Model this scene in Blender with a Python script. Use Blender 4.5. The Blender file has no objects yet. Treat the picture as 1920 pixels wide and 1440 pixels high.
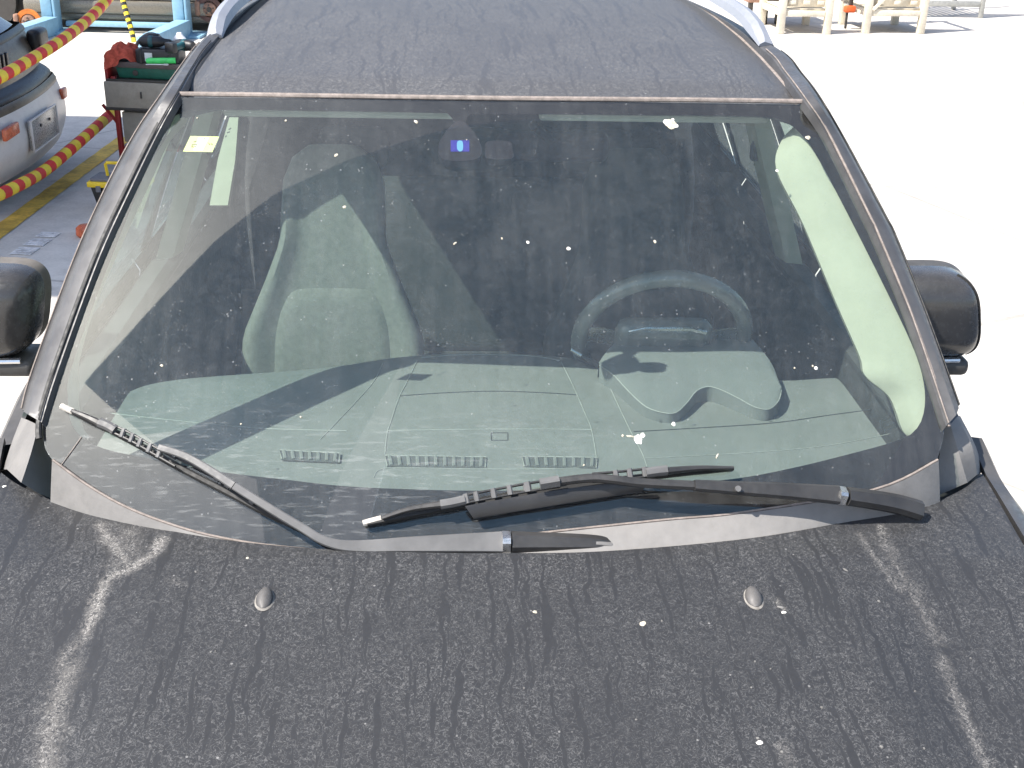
import bpy, bmesh, math, random
from mathutils import Vector, Matrix, noise
random.seed(7)
V = Vector
R_ = math.radians
scene = bpy.context.scene
COL = scene.collection

# ------------------------------------------------------------------ camera
FPX, PITCH, ROLL, CAMH = 2250.0, R_(24), R_(1.42), 2.15
_fw = V((0, math.cos(PITCH), -math.sin(PITCH)))
_up = V((0, math.sin(PITCH), math.cos(PITCH)))
_rt = V((1, 0, 0))
CR = math.cos(ROLL) * _rt + math.sin(ROLL) * _up
CU = math.cos(ROLL) * _up - math.sin(ROLL) * _rt
CPOS = V((0, 0, CAMH))
cam = bpy.data.cameras.new('camera')
cam.sensor_fit = 'HORIZONTAL'
cam.sensor_width = 36
cam.lens = 36 * FPX / 1920
cam.clip_start = 0.05
cam.clip_end = 900
camo = bpy.data.objects.new('camera', cam)
COL.objects.link(camo)
m = Matrix((CR, CU, -_fw)).transposed().to_4x4()
m.translation = CPOS
camo.matrix_world = m
scene.camera = camo

# ------------------------------------------------------------------ light
SUN = V((-0.525, -0.315, 0.790)).normalized()
world = bpy.data.worlds.new('World')
scene.world = world
world.use_nodes = True
wn = world.node_tree
sky = wn.nodes.new('ShaderNodeTexSky')
sky.sky_type = 'NISHITA'
sky.sun_disc = False
sky.sun_elevation = math.asin(SUN.z)
sky.sun_rotation = math.atan2(SUN.x, SUN.y)
sky.dust_density = 1.6
sky.air_density = 0.8
sky.ozone_density = 0.5
wn.links.new(sky.outputs[0], wn.nodes['Background'].inputs[0])
wn.nodes['Background'].inputs[1].default_value = 0.13
sl = bpy.data.lights.new('sun', 'SUN')
sl.energy = 4.4
sl.angle = R_(0.53)
sl.color = (1.0, 0.955, 0.89)
so = bpy.data.objects.new('sun', sl)
COL.objects.link(so)
so.rotation_euler = SUN.to_track_quat('Z', 'Y').to_euler()
so.location = SUN * 30
scene.view_settings.view_transform = 'Standard'
scene.view_settings.look = 'None'
scene.view_settings.gamma = 1
scene.view_settings.exposure = 1.1
scene.view_settings.use_curve_mapping = False
scene.cycles.transparent_max_bounces = 24
scene.cycles.max_bounces = 10

# ------------------------------------------------------------------ frames and sight lines
PSI, TX = R_(3.15), -0.028
L0 = V((0, 2.9, 0))                       # the car's own base point, in car coordinates
_c, _s = math.cos(PSI), math.sin(PSI)
def l2w(p): return V((p[0]*_c - (p[1]-2)*_s + TX, p[0]*_s + (p[1]-2)*_c + 2, p[2]))
def w2l(p): return V(((p[0]-TX)*_c + (p[1]-2)*_s, -(p[0]-TX)*_s + (p[1]-2)*_c + 2, p[2]))
def d2l(d): return V((d[0]*_c + d[1]*_s, -d[0]*_s + d[1]*_c, d[2]))
CL = w2l(CPOS)
def ray(px, py): return (_fw + CR*((px-960)/FPX) - CU*((py-720)/FPX))
def lray(px, py): return d2l(ray(px, py)).normalized()
def onz(px, py, z): d = lray(px, py); return CL + d*((z-CL.z)/d.z)
def ony(px, py, y): d = lray(px, py); return CL + d*((y-CL.y)/d.y)
def onx(px, py, x): d = lray(px, py); return CL + d*((x-CL.x)/d.x)
def hit(px, py, g, lo=.7, hi=6.):
    d = lray(px, py)
    for i in range(44):
        mid = (lo+hi)/2
        if g(CL + d*mid) < 0: lo = mid
        else: hi = mid
    return CL + d*lo
def wdep(px, py, dep): return CPOS + ray(px, py)*dep          # world point at a depth
def gnd(px, py, z=0.): d = ray(px, py); return CPOS + d*((z-CAMH)/d.z)

# windshield sheet: y as a function of x and z
def ywin(x, z):
    u = (z-1.13)/.595
    return 1.67 + .576*u - .1*u*(1-u) + .13*x*x
def gwin(off=0.): return lambda p: p.y - (ywin(p.x, p.z) - off*1.42)
def nwin(p):
    e = 1e-3
    gx = -(ywin(p.x+e, p.z)-ywin(p.x-e, p.z))/(2*e)
    gz = -(ywin(p.x, p.z+e)-ywin(p.x, p.z-e))/(2*e)
    return -V((gx, 1, gz)).normalized()
def W(px, py, off=0.): return hit(px, py, gwin(off))          # off > 0 : outside the glass
# bonnet sheet: z as a function of x and y
def sstep(a, b, t):
    t = max(0., min(1., (t-a)/(b-a))); return t*t*(3-2*t)
def zhood(x, y):
    f = max(0., 1.62-y)
    z = 1.136 - .09*f - .11*f*f - .012*(x/.8)**2
    z -= .016*sstep(.50, .66, abs(x)) * sstep(.28, .6, 1.95-y)
    z += .010*sstep(1.62, 1.9, y)
    if y < .78: z -= .9*(.78-y)**1.6
    return z
def H(px, py, off=0.): return hit(px, py, lambda p: -(p.z - zhood(p.x, p.y) - off))
def nhood(p):
    e = 2e-3
    return V((-(zhood(p.x+e, p.y)-zhood(p.x-e, p.y))/(2*e), -(zhood(p.x, p.y+e)-zhood(p.x, p.y-e))/(2*e), 1)).normalized()

# ------------------------------------------------------------------ material helpers
class NT:
    def __init__(s, name):
        s.m = bpy.data.materials.new(name); s.m.use_nodes = True
        s.t = s.m.node_tree; s.t.nodes.clear()
        s.out = s.n('ShaderNodeOutputMaterial')
    def n(s, typ, **kw):
        nd = s.t.nodes.new(typ)
        for k, v in kw.items(): setattr(nd, k, v)
        return nd
    def l(s, a, b): s.t.links.new(a, b)
    def setin(s, nd, key, v):
        if v is None: return
        if hasattr(v, 'is_linked') or isinstance(v, bpy.types.NodeSocket): s.l(v, nd.inputs[key])
        else: nd.inputs[key].default_value = v
    def co(s, kind='Object', scale=(1, 1, 1), rot=(0, 0, 0), loc=(0, 0, 0)):
        c = s.n('ShaderNodeTexCoord'); mp = s.n('ShaderNodeMapping')
        mp.inputs['Scale'].default_value = scale; mp.inputs['Rotation'].default_value = rot; mp.inputs['Location'].default_value = loc
        s.l(c.outputs[kind], mp.inputs[0]); return mp.outputs[0]
    def noise(s, vec, scale, detail=3, rough=.5, dist=0., out=0):
        nd = s.n('ShaderNodeTexNoise'); nd.inputs['Scale'].default_value = scale; nd.inputs['Detail'].default_value = detail
        nd.inputs['Roughness'].default_value = rough; nd.inputs['Distortion'].default_value = dist
        s.l(vec, nd.inputs['Vector']); return nd.outputs[out]
    def voro(s, vec, scale, rnd=1., feature='F1', out='Distance'):
        nd = s.n('ShaderNodeTexVoronoi'); nd.feature = feature; nd.inputs['Scale'].default_value = scale
        nd.inputs['Randomness'].default_value = rnd; s.l(vec, nd.inputs['Vector']); return nd.outputs[out]
    def math(s, op, a, b=None, c=None, clamp=False):
        nd = s.n('ShaderNodeMath'); nd.operation = op; nd.use_clamp = clamp
        s.setin(nd, 0, a)
        if b is not None: s.setin(nd, 1, b)
        if c is not None: s.setin(nd, 2, c)
        return nd.outputs[0]
    def rng(s, v, a, b, c=0., d=1., smooth=True):
        nd = s.n('ShaderNodeMapRange'); nd.interpolation_type = 'SMOOTHSTEP' if smooth else 'LINEAR'
        s.setin(nd, 0, v)
        for i, x in enumerate((a, b, c, d)): s.setin(nd, i+1, x)
        return nd.outputs[0]
    def mix(s, f, a, b):
        nd = s.n('ShaderNodeMix'); nd.data_type = 'RGBA'
        s.setin(nd, 0, f)
        for k, v in ((6, a), (7, b)):
            if isinstance(v, tuple) and len(v) == 3: v = (*v, 1)
            s.setin(nd, k, v)
        return nd.outputs[2]
    def mixs(s, f, a, b):
        nd = s.n('ShaderNodeMixShader'); s.setin(nd, 0, f); s.l(a, nd.inputs[1]); s.l(b, nd.inputs[2]); return nd.outputs[0]
    def attr(s, name):
        nd = s.n('ShaderNodeAttribute'); nd.attribute_name = name; return nd.outputs['Fac']
    def up(s):
        g = s.n('ShaderNodeNewGeometry'); x = s.n('ShaderNodeSeparateXYZ'); s.l(g.outputs['Normal'], x.inputs[0]); return x.outputs[2]
    def bsdf(s, col, rough=.5, metal=0., spec=.5, coat=0., normal=None, **kw):
        b = s.n('ShaderNodeBsdfPrincipled')
        if isinstance(col, tuple) and len(col) == 3: col = (*col, 1)
        s.setin(b, 'Base Color', col); s.setin(b, 'Roughness', rough); s.setin(b, 'Metallic', metal)
        s.setin(b, 'Specular IOR Level', spec); s.setin(b, 'Coat Weight', coat)
        if normal is not None: s.l(normal, b.inputs['Normal'])
        for k, v in kw.items(): s.setin(b, k, v)
        return b.outputs[0]
    def bump(s, h, strength=.3, dist=.002):
        nd = s.n('ShaderNodeBump'); nd.inputs['Strength'].default_value = strength; nd.inputs['Distance'].default_value = dist
        s.l(h, nd.inputs['Height']); return nd.outputs[0]
    def done(s, sh): s.l(sh, s.out.inputs[0]); return s.m
def sc(c, k): return tuple(min(1, x*k) for x in c)
def mat(name, col, rough=.5, metal=0., var=.18, scale=14., dust=0., bump=0., bscale=120., spec=.5, coat=0., dustcol=(.33, .31, .28)):
    t = NT(name); v = t.co()
    n1 = t.noise(v, scale, 4, .6)
    n2 = t.noise(v, scale*7, 3, .6)
    f = t.math('ADD', t.math('MULTIPLY', n1, .65), t.math('MULTIPLY', n2, .35))
    c = t.mix(t.rng(f, .33, .67), sc(col, 1-var), sc(col, 1+var))
    r = t.rng(n2, .3, .7, max(.02, rough-.08), min(1, rough+.08))
    if dust:
        up = t.rng(t.up(), -.1, .9, .25, 1.)
        d = t.math('MULTIPLY', t.math('MULTIPLY', up, dust), t.rng(n1, .3, .7, .55, 1.2), clamp=True)
        c = t.mix(d, c, dustcol)
        r = t.math('ADD', r, t.math('MULTIPLY', d, .4), clamp=True)
    nm = t.bump(t.noise(v, bscale, 3, .6), bump, .002) if bump else None
    return t.done(t.bsdf(c, r, metal, spec, coat, nm))

# ------------------------------------------------------------------ mesh helpers
def mesh(name, vf, smooth=True):
    me = bpy.data.meshes.new(name)
    me.from_pydata([tuple(v) for v in vf[0]], [], vf[1])
    bm = bmesh.new(); bm.from_mesh(me); bmesh.ops.recalc_face_normals(bm, faces=bm.faces); bm.to_mesh(me); bm.free()
    if smooth:
        me.polygons.foreach_set('use_smooth', [True]*len(me.polygons))
        try: me.set_sharp_from_angle(angle=R_(38))
        except Exception: pass
    me.update(); return me
def obj(name, vf, m, parent=None, smooth=True):
    me = vf if isinstance(vf, bpy.types.Mesh) else mesh(name, vf, smooth)
    o = bpy.data.objects.new(name, me); COL.objects.link(o)
    if m is not None and not me.materials:
        for mm in (m if isinstance(m, (list, tuple)) else [m]): me.materials.append(mm)
    if parent: o.parent = parent
    return o
def part(name, vf, m, parent, smooth=True):                      # vertices in car coordinates
    return obj(name, ([V(v)-L0 for v in vf[0]], vf[1]), m, parent, smooth)
def tag(o, label, cat, group=None, kind=None):
    if label: o['label'] = label
    if cat: o['category'] = cat
    if group: o['group'] = group
    if kind: o['kind'] = kind
    return o
def empty(name, loc, rz=0., label=None, cat=None, group=None):
    o = bpy.data.objects.new(name, None); COL.objects.link(o); o.location = loc; o.rotation_euler = (0, 0, rz)
    o.empty_display_size = .1
    return tag(o, label, cat, group)
def join(*gs):
    v, f = [], []
    for a, b in gs:
        k = len(v); v += list(a); f += [tuple(i+k for i in q) for q in b]
    return v, f
def xf(g, M): return [M @ V(p) for p in g[0]], g[1]
def mv(g, d): d = V(d); return [V(p)+d for p in g[0]], g[1]
def grid(fn, nu, nv):
    v = [fn(i/nu, j/nv) for j in range(nv+1) for i in range(nu+1)]
    f = [(j*(nu+1)+i, j*(nu+1)+i+1, (j+1)*(nu+1)+i+1, (j+1)*(nu+1)+i) for j in range(nv) for i in range(nu)]
    return v, f
def loft(curves, closed=False):
    n = len(curves[0]); v = [p for c in curves for p in c]; f = []
    for j in range(len(curves)-1):
        for i in range(n if closed else n-1):
            a = i; b = (i+1) % n
            f.append((j*n+a, j*n+b, (j+1)*n+b, (j+1)*n+a))
    return v, f
def rbox(sx, sy, sz, r=.01, seg=2, M=None, taper=1.):
    bm = bmesh.new(); bmesh.ops.create_cube(bm, size=1)
    for v in bm.verts:
        k = taper if v.co.z < 0 else 1.
        v.co = V((v.co.x*sx*k, v.co.y*sy*k, v.co.z*sz))
    if r > 0: bmesh.ops.bevel(bm, geom=bm.edges[:], offset=min(r, .49*min(sx, sy, sz)), segments=seg, profile=.5, affect='EDGES')
    g = [v.co.copy() for v in bm.verts], [tuple(v.index for v in f.verts) for f in bm.faces]
    bm.verts.ensure_lookup_table(); bm.free()
    return xf(g, M) if M else g
def box(c, s, r=.008, rz=0., seg=2): return rbox(*s, r, seg, Matrix.Translation(V(c)) @ Matrix.Rotation(rz, 4, 'Z'))
def cyl(a, b, r, seg=20, r2=None, bev=0.):
    a, b = V(a), V(b); d = (b-a); q = d.to_track_quat('Z', 'Y').to_matrix(); r2 = r if r2 is None else r2
    L = d.length
    prof = [(0, 0), (r-bev, 0), (r, bev), (r2, L-bev), (r2-bev, L), (0, L)] if bev else [(0, 0), (r, 0), (r2, L), (0, L)]
    return lathe(prof, seg, lambda p: a + q @ p)
def lathe(prof, seg=24, tr=lambda p: p):
    v, f = [], []
    for (r, z) in prof:
        for k in range(seg):
            t = 2*math.pi*k/seg; v.append(tr(V((r*math.cos(t), r*math.sin(t), z))))
    for j in range(len(prof)-1):
        for k in range(seg):
            k2 = (k+1) % seg; f.append((j*seg+k, j*seg+k2, (j+1)*seg+k2, (j+1)*seg+k))
    return v, f
def tube(path, r, seg=10, cap=True, fade=None):
    path = [V(p) for p in path]; n = len(path); rings = []
    t0 = (path[1]-path[0]).normalized(); u = t0.orthogonal().normalized()
    for i, p in enumerate(path):
        t = (path[min(i+1, n-1)]-path[max(i-1, 0)]).normalized()
        u = (u - t*u.dot(t)).normalized(); w = t.cross(u)
        rr = r[i] if isinstance(r, (list, tuple)) else r
        rings.append([p + (u*math.cos(a)+w*math.sin(a))*rr for a in (2*math.pi*k/seg for k in range(seg))])
    v, f = loft(rings, True)
    if cap: f += [tuple(range(seg)), tuple(range((n-1)*seg, n*seg))]
    return v, f
def bar(path, nrm, w, h, bev=.25):                                # rounded flat bar along a path lying on a surface
    path = [V(p) for p in path]; n = len(path); rings = []
    for i, p in enumerate(path):
        t = (path[min(i+1, n-1)]-path[max(i-1, 0)]).normalized()
        up = V(nrm[i] if isinstance(nrm, list) else nrm); up = (up - t*up.dot(t)).normalized(); sd = t.cross(up)
        ww = (w[i] if isinstance(w, (list, tuple)) else w)/2; hh = h[i] if isinstance(h, (list, tuple)) else h
        b = min(ww, hh)*bev*2
        prof = [(-ww, 0), (ww, 0), (ww, hh-b), (ww-b, hh), (-ww+b, hh), (-ww, hh-b)]
        rings.append([p + sd*a + up*c for a, c in prof])
    v, f = loft(rings, True)
    f += [tuple(range(6)), tuple(range((n-1)*6, n*6))]
    return v, f
def crom(pts, n=8, closed=False):
    P = [V(p) for p in pts]; out = []; N = len(P)
    for i in range(N if closed else N-1):
        if closed: a, b, c, d = P[i-1], P[i], P[(i+1) % N], P[(i+2) % N]
        else: a, b, c, d = P[max(i-1, 0)], P[i], P[i+1], P[min(i+2, N-1)]
        for k in range(n):
            t = k/n
            out.append(.5*((2*b)+(c-a)*t+(2*a-5*b+4*c-d)*t*t+(3*b-a-3*c+d)*t**3))
    if not closed: out.append(P[-1])
    return out
def resample(P, n, closed=False):
    P = [V(p) for p in P]
    if closed: P = P+[P[0]]
    L = [0.]
    for a, b in zip(P, P[1:]): L.append(L[-1]+(b-a).length)
    out = []; j = 0
    for k in range(n):
        s = L[-1]*k/(n if closed else n-1)
        while j < len(P)-2 and L[j+1] < s: j += 1
        q = (s-L[j])/max(1e-9, L[j+1]-L[j]); out.append(P[j].lerp(P[j+1], max(0, min(1, q))))
    return out
def lerp(a, b, t): return a+(b-a)*t
def pix(pts, n=6): return [(p.x, p.y) for p in crom([V((a, b, 0)) for a, b in pts], n)]
def interp(tab, t):
    if t <= tab[0][0]: return tab[0][1]
    for (a, b), (c, d) in zip(tab, tab[1:]):
        if t <= c: return b+(d-b)*(t-a)/(c-a)
    return tab[-1][1]
def spread(vf, k=.0): return vf
# ------------------------------------------------------------------ materials
LNK = .20
def m_bonnet(name, seed=(0, 0, 0), runs=1.0, base=(.016, .0165, .0185), amount=1.0, stain=True):
    t = NT(name); v = t.co(loc=seed)
    warp = t.n('ShaderNodeVectorMath'); warp.operation = 'MULTIPLY_ADD'
    wn_ = t.noise(v, 9, 3, .6, out=1); t.l(wn_, warp.inputs[0]); warp.inputs[1].default_value = (.05, .05, 0); t.l(v, warp.inputs[2])
    vs = t.n('ShaderNodeMapping'); vs.inputs['Scale'].default_value = (1, .05 if runs == 1 else .05, .2); t.l(warp.outputs[0], vs.inputs[0])
    ch_n = t.noise(vs.outputs[0], 74 if runs == 1 else 62, 3, .5)
    ch2 = t.noise(vs.outputs[0], 130, 2, .5)
    chn = t.math('ADD', t.math('MULTIPLY', ch_n, .7), t.math('MULTIPLY', ch2, .3))
    n2 = t.noise(v, 95, 3, .6, .5)
    chn = t.math('ADD', chn, t.math('MULTIPLY', t.math('SUBTRACT', n2, .5), .22))
    chan = t.rng(chn, .553, .560)                      # 1 in the washed runnels
    edge = t.math('SUBTRACT', 1., t.rng(t.math('ABSOLUTE', t.math('SUBTRACT', chn, .553)), .0, .008))
    n1 = t.noise(v, 145, 1.5, .5, .9)
    big = t.noise(v, 5, 3, .6)
    l1 = t.math('SUBTRACT', 1., t.rng(t.math('ABSOLUTE', t.math('SUBTRACT', n1, .49)), .010, .034))
    l2 = t.math('SUBTRACT', 1., t.rng(t.math('ABSOLUTE', t.math('SUBTRACT', n2, .54)), .004, .020))
    lines = t.math('MAXIMUM', l1, t.math('MULTIPLY', l2, .35))
    lines = t.math('MULTIPLY', lines, t.math('SUBTRACT', 1., chan))
    lines = t.math('MAXIMUM', lines, t.math('MULTIPLY', edge, .6))
    lines = t.math('MULTIPLY', lines, t.rng(big, .3, .62, .6, 1.15))
    film = t.math('MULTIPLY', t.rng(n2, .3, .7, .048, .062), t.math('SUBTRACT', 1., t.math('MULTIPLY', chan, .12)))
    d = t.math('ADD', t.math('MULTIPLY', lines, LNK*amount), t.math('MULTIPLY', t.math('ADD', film, t.math('MULTIPLY', chan, .004)), amount), clamp=True)
    c = t.mix(d, base, (.292, .290, .285))
    # scattered specks of grit
    sp = t.voro(v, 55); spn = t.noise(v, 23, 1)
    speck = t.math('MULTIPLY', t.math('LESS_THAN', sp, .10), t.rng(spn, .62, .66))
    c = t.mix(t.math('MULTIPLY', speck, .35), c, (.4, .39, .37))
    if stain:
        a = t.attr('stain')
        cr = t.math('SUBTRACT', 1., t.rng(t.math('ABSOLUTE', t.math('SUBTRACT', t.noise(v, 95, 5, .7, 1.5), .5)), .0, .11))
        wisp = t.math('MULTIPLY', a, t.math('ADD', t.math('MULTIPLY', cr, .55), t.math('ADD', t.math('MULTIPLY', l1, .75), t.math('MULTIPLY', t.math('SUBTRACT', a, .5), .5))), clamp=True)
        c = t.mix(t.math('MULTIPLY', wisp, .52, clamp=True), c, (.52, .49, .45))
        d = t.math('ADD', d, wisp, clamp=True)
    r = t.math('ADD', .38, t.math('MULTIPLY', d, 1.4), clamp=True)
    nm = t.bump(d, .15, .0006)
    return t.done(t.bsdf(c, r, 0., .32, 0., nm))
def m_glass(name, tint, dust=.1, dcol=(.50, .51, .50), ior=1.52, specks=True, streak=True):
    t = NT(name); v = t.co()
    tr = t.n('ShaderNodeBsdfTransparent'); tr.inputs[0].default_value = (*tint, 1)
    gl = t.n('ShaderNodeBsdfGlossy'); gl.inputs['Roughness'].default_value = .02; gl.inputs[0].default_value = (.90, 1, .98, 1)
    ge = t.n('ShaderNodeNewGeometry'); dp = t.n('ShaderNodeVectorMath'); dp.operation = 'DOT_PRODUCT'
    t.l(ge.outputs['Normal'], dp.inputs[0]); t.l(ge.outputs['Incoming'], dp.inputs[1])
    ct_ = t.math('SUBTRACT', 1., t.math('ABSOLUTE', dp.outputs['Value']), clamp=True)
    frs = t.math('ADD', .085, t.math('MULTIPLY', t.math('POWER', ct_, 5.), .9), clamp=True)
    sh = t.mixs(frs, tr.outputs[0], gl.outputs[0])
    n1 = t.noise(v, 6, 4, .6); n2 = t.noise(v, 60, 4, .65)
    df = t.math('MULTIPLY', dust, t.math('ADD', t.rng(n1, .3, .7, .70, 1.2), t.rng(n2, .35, .7, -.12, .2)))
    if streak:
        vs = t.co(scale=(1, .1, .1), rot=(0, 0, R_(4))); s1 = t.noise(vs, 45, 3, .6)
        df = t.math('MULTIPLY', df, t.rng(s1, .35, .65, .85, 1.18))
        # faint wiped arcs of scratches low on the glass
        vh = t.co(scale=(.12, 1, 1)); s2 = t.noise(vh, 160, 2, .6)
        low = t.attr('low')
        df = t.math('ADD', df, t.math('MULTIPLY', low, t.math('MULTIPLY', t.rng(s2, .54, .68), .10)))
        df = t.math('ADD', df, t.math('MULTIPLY', low, .02))
    if specks:
        s = t.voro(v, 85); k = t.noise(v, 31, 2)
        dot = t.math('MULTIPLY', t.rng(s, .10, .16, 1., 0.), t.rng(k, .55, .62))
        df = t.math('ADD', df, t.math('MULTIPLY', dot, .20), clamp=True)
        s = t.voro(v, 190); k = t.noise(v, 47, 2)
        dot = t.math('MULTIPLY', t.rng(s, .13, .2, 1., 0.), t.rng(k, .5, .6))
        df = t.math('ADD', df, t.math('MULTIPLY', dot, .14), clamp=True)
    di = t.n('ShaderNodeBsdfDiffuse'); di.inputs[0].default_value = (*dcol, 1)
    gs = t.n('ShaderNodeBsdfGlossy'); gs.inputs['Roughness'].default_value = .34; gs.inputs[0].default_value = (.5, .5, .5, 1)
    dd = t.mixs(.03, di.outputs[0], gs.outputs[0])
    return t.done(t.mixs(df, sh, dd))
def m_concrete():
    t = NT('concrete_yard'); v = t.co('Object')
    a = t.noise(v, .6, 5, .6); b = t.noise(v, 7, 5, .65); c = t.noise(v, 60, 3, .6)
    f = t.math('ADD', t.math('ADD', t.math('MULTIPLY', a, .4), t.math('MULTIPLY', b, .35)), t.math('MULTIPLY', c, .25))
    col = t.mix(t.rng(f, .36, .64), (.43, .40, .36), (.61, .575, .52))
    st = t.rng(t.noise(v, 2.2, 4, .7, .4), .60, .72)
    col = t.mix(t.math('MULTIPLY', st, .35), col, (.20, .17, .145))
    crack = t.voro(v, .42, 1., 'DISTANCE_TO_EDGE')
    col = t.mix(t.rng(crack, .002, .006, .5, 0.), col, (.18, .16, .14))
    return t.done(t.bsdf(col, .85, 0., .3, 0., t.bump(c, .25, .004)))
M = {}
M['bonnet'] = m_bonnet('dusty_charcoal_bonnet_paint')
M['roof'] = m_bonnet('dusty_charcoal_roof_paint', (3.1, 1.7, 0), 2.0, (.050, .050, .053), 1.35, False)
M['paint'] = mat('dusty_charcoal_paint', (.022, .022, .024), .33, dust=.16, var=.1, spec=.45, coat=.15)
M['pillar'] = mat('dusty_pillar_trim', (.040, .039, .040), .42, dust=.17, var=.12, spec=.5, dustcol=(.28, .275, .275))
M['frame_black'] = mat('door_frame_black', (.018, .018, .02), .4, dust=.10)
M['frit'] = mat('black_ceramic_band', (.014, .010, .011), .9, var=.1, spec=.02)
M['glass'] = m_glass('dusty_green_windscreen_glass', (.77, .86, .82), .044)
M['side_glass'] = m_glass('tinted_side_glass', (.60, .73, .68), .05, specks=False, streak=False)
M['privacy_glass'] = m_glass('privacy_glass', (.16, .18, .18), .03, specks=False, streak=False)
M['rubber'] = mat('black_rubber', (.010, .010, .010), .6, dust=.03)
M['dusty_seal'] = mat('dusty_beige_seal', (.21, .178, .158), .8, var=.3, scale=60)
M['wiper'] = mat('satin_black_wiper', (.018, .018, .019), .40, dust=.07, var=.08, spec=.5)
M['wiper_dusty'] = mat('dusty_grey_wiper', (.06, .06, .061), .5, dust=.30, var=.08, spec=.5, dustcol=(.26, .255, .25))
M['wiper_cap'] = mat('grey_blade_end_cap', (.42, .39, .35), .7, var=.25, scale=90)
M['metal'] = mat('bright_hinge_metal', (.50, .50, .50), .30, .9)
M['cowl'] = mat('sun_faded_cowl_plastic', (.185, .178, .170), .70, var=.14, scale=9, dust=.25, dustcol=(.25, .235, .22), bump=.2)
M['cowl_dark'] = mat('grey_corner_plastic', (.13, .125, .122), .5, var=.1, dust=.25)
M['nozzle'] = mat('grey_nozzle_plastic', (.055, .052, .052), .5, dust=.14)
M['nozzle_ring'] = mat('pale_dust_ring', (.20, .185, .165), .9, var=.3, scale=80)
M['rail'] = mat('satin_silver_rail', (.30, .315, .35), .45, .3, var=.05, dust=.1)
M['mirror'] = mat('gloss_charcoal_mirror_cap', (.020, .020, .021), .22, dust=.10, spec=.5, coat=.25)
M['mirror_lower'] = mat('black_mirror_plastic', (.035, .034, .033), .5, dust=.12)
M['mirror_brown'] = mat('brown_dusty_mirror_top', (.06, .05, .042), .5, dust=.3)
M['mirror_glass'] = mat('mirror_glass', (.6, .6, .6), .05, 1., var=.02)
M['chrome'] = mat('chrome_strip', (.62, .62, .62), .22, .9, var=.05)
M['dash'] = mat('grey_soft_dashboard', (.175, .178, .168), .72, var=.07, scale=9, bump=.35, bscale=420, spec=.3)
M['dash_hood'] = mat('grey_instrument_hood', (.17, .176, .170), .72, var=.05, bump=.35, bscale=420, spec=.3)
M['seam_light'] = mat('dash_seam_edge', (.30, .30, .28), .7)
M['seam_dark'] = mat('dash_seam_groove', (.035, .036, .036), .8)
M['vent_slot'] = mat('grey_vent_slot', (.085, .087, .084), .8)
M['int_dark'] = mat('dark_cabin_plastic', (.05, .05, .05), .6)
M['seat'] = mat('grey_seat_cloth', (.20, .197, .18), .95, var=.12, scale=60, bump=.4, bscale=500, spec=.1)
M['seat_centre'] = mat('grey_seat_centre_cloth', (.200, .197, .180), .95, var=.12, scale=60, bump=.4, bscale=500, spec=.1)
M['seat_shade'] = mat('shaded_seat_cloth', (.05, .05, .05), .95, var=.1, scale=60, spec=.1)  # grey seat cloth with the cabin shade put into its colour
M['cream'] = mat('cream_pillar_trim', (.36, .35, .275), .75, var=.05, spec=.3)
M['headliner'] = mat('grey_headliner', (.45, .45, .42), .95, var=.06, spec=.1)
M['carpet'] = mat('dark_carpet', (.02, .02, .02), .95)
M['wheel_leather'] = mat('black_wheel_leather', (.15, .152, .147), .20, spec=1.0, var=.02)
M['tyre'] = mat('tyre_rubber', (.02, .02, .02), .8)
M['alloy'] = mat('alloy_rim', (.4, .4, .42), .35, .8)
M['dropping'] = mat('dried_bird_dropping', (.72, .70, .64), .85, var=.3, scale=260)
M['dropping_grey'] = mat('greyish_bird_dropping', (.46, .42, .33), .85, var=.4, scale=300)
M['speck'] = mat('dull_grit', (.15, .145, .135), .9, var=.3)
M['sticker'] = mat('yellow_paper_sticker', (.80, .76, .30), .7, var=.06)
M['sticker_white'] = mat('white_sticker_print', (.82, .82, .72), .7, var=.04)
M['sticker_ink'] = mat('brown_sticker_ink', (.22, .16, .05), .7)
M['sensor'] = mat('dark_sensor_housing', (.022, .014, .018), .8, spec=.15)
M['sensor_blue'] = mat('violet_sensor_lens', (.05, .03, .28), .15, var=.05)
M['sensor_glint'] = mat('painted_lens_glint', (.16, .34, .55), .15, var=.05)  # glint on the sensor lens, put into a pale blue colour
M['ground'] = m_concrete()

# ------------------------------------------------------------------ ground
g = obj('ground', grid(lambda u, v: V(((u-.5)*400, (v-.5)*400+60, 0)), 8, 8), M['ground'])
tag(g, 'pale sunlit concrete workshop yard', None, kind='structure')

# ------------------------------------------------------------------ the car
car = empty('suv_car', l2w(L0), PSI, 'dusty charcoal SUV with silver roof rails filling the picture, seen from the front', 'car')

GLp = [(332, 182), (300, 243), (250, 345), (185, 487), (107, 700), (82, 785), (84, 838), (100, 864)]
GBp = [(100, 864), (163, 910), (233, 950), (310, 981), (397, 1006), (520, 1026), (700, 1038), (860, 1024), (990, 1004), (1240, 977), (1389, 963), (1637, 920), (1757, 864)]
GRp = [(1510, 196), (1547, 253), (1622, 404), (1640, 442), (1702, 592), (1762, 765), (1770, 812), (1757, 864)]
GTp = [(332, 182), (500, 184), (925, 190), (1300, 193), (1510, 196)]
def wcurve(p, n, off=0.): return resample([W(a, b, off) for a, b in pix(p, 8)], n)
NU, NV = 110, 80
cT, cB, cL, cR = wcurve(GTp, NU+1), wcurve(GBp, NU+1), wcurve(GLp, NV+1), wcurve(GRp, NV+1)
def coons(u, v):                                              # v: 0 top, 1 bottom
    i, j = round(u*NU), round(v*NV)
    p = cT[i]*(1-v)+cB[i]*v + cL[j]*(1-u)+cR[j]*u - (cT[0]*(1-u)*(1-v)+cT[-1]*u*(1-v)+cB[0]*(1-u)*v+cB[-1]*u*v)
    return V((p.x, ywin(p.x, p.z), p.z))
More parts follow.
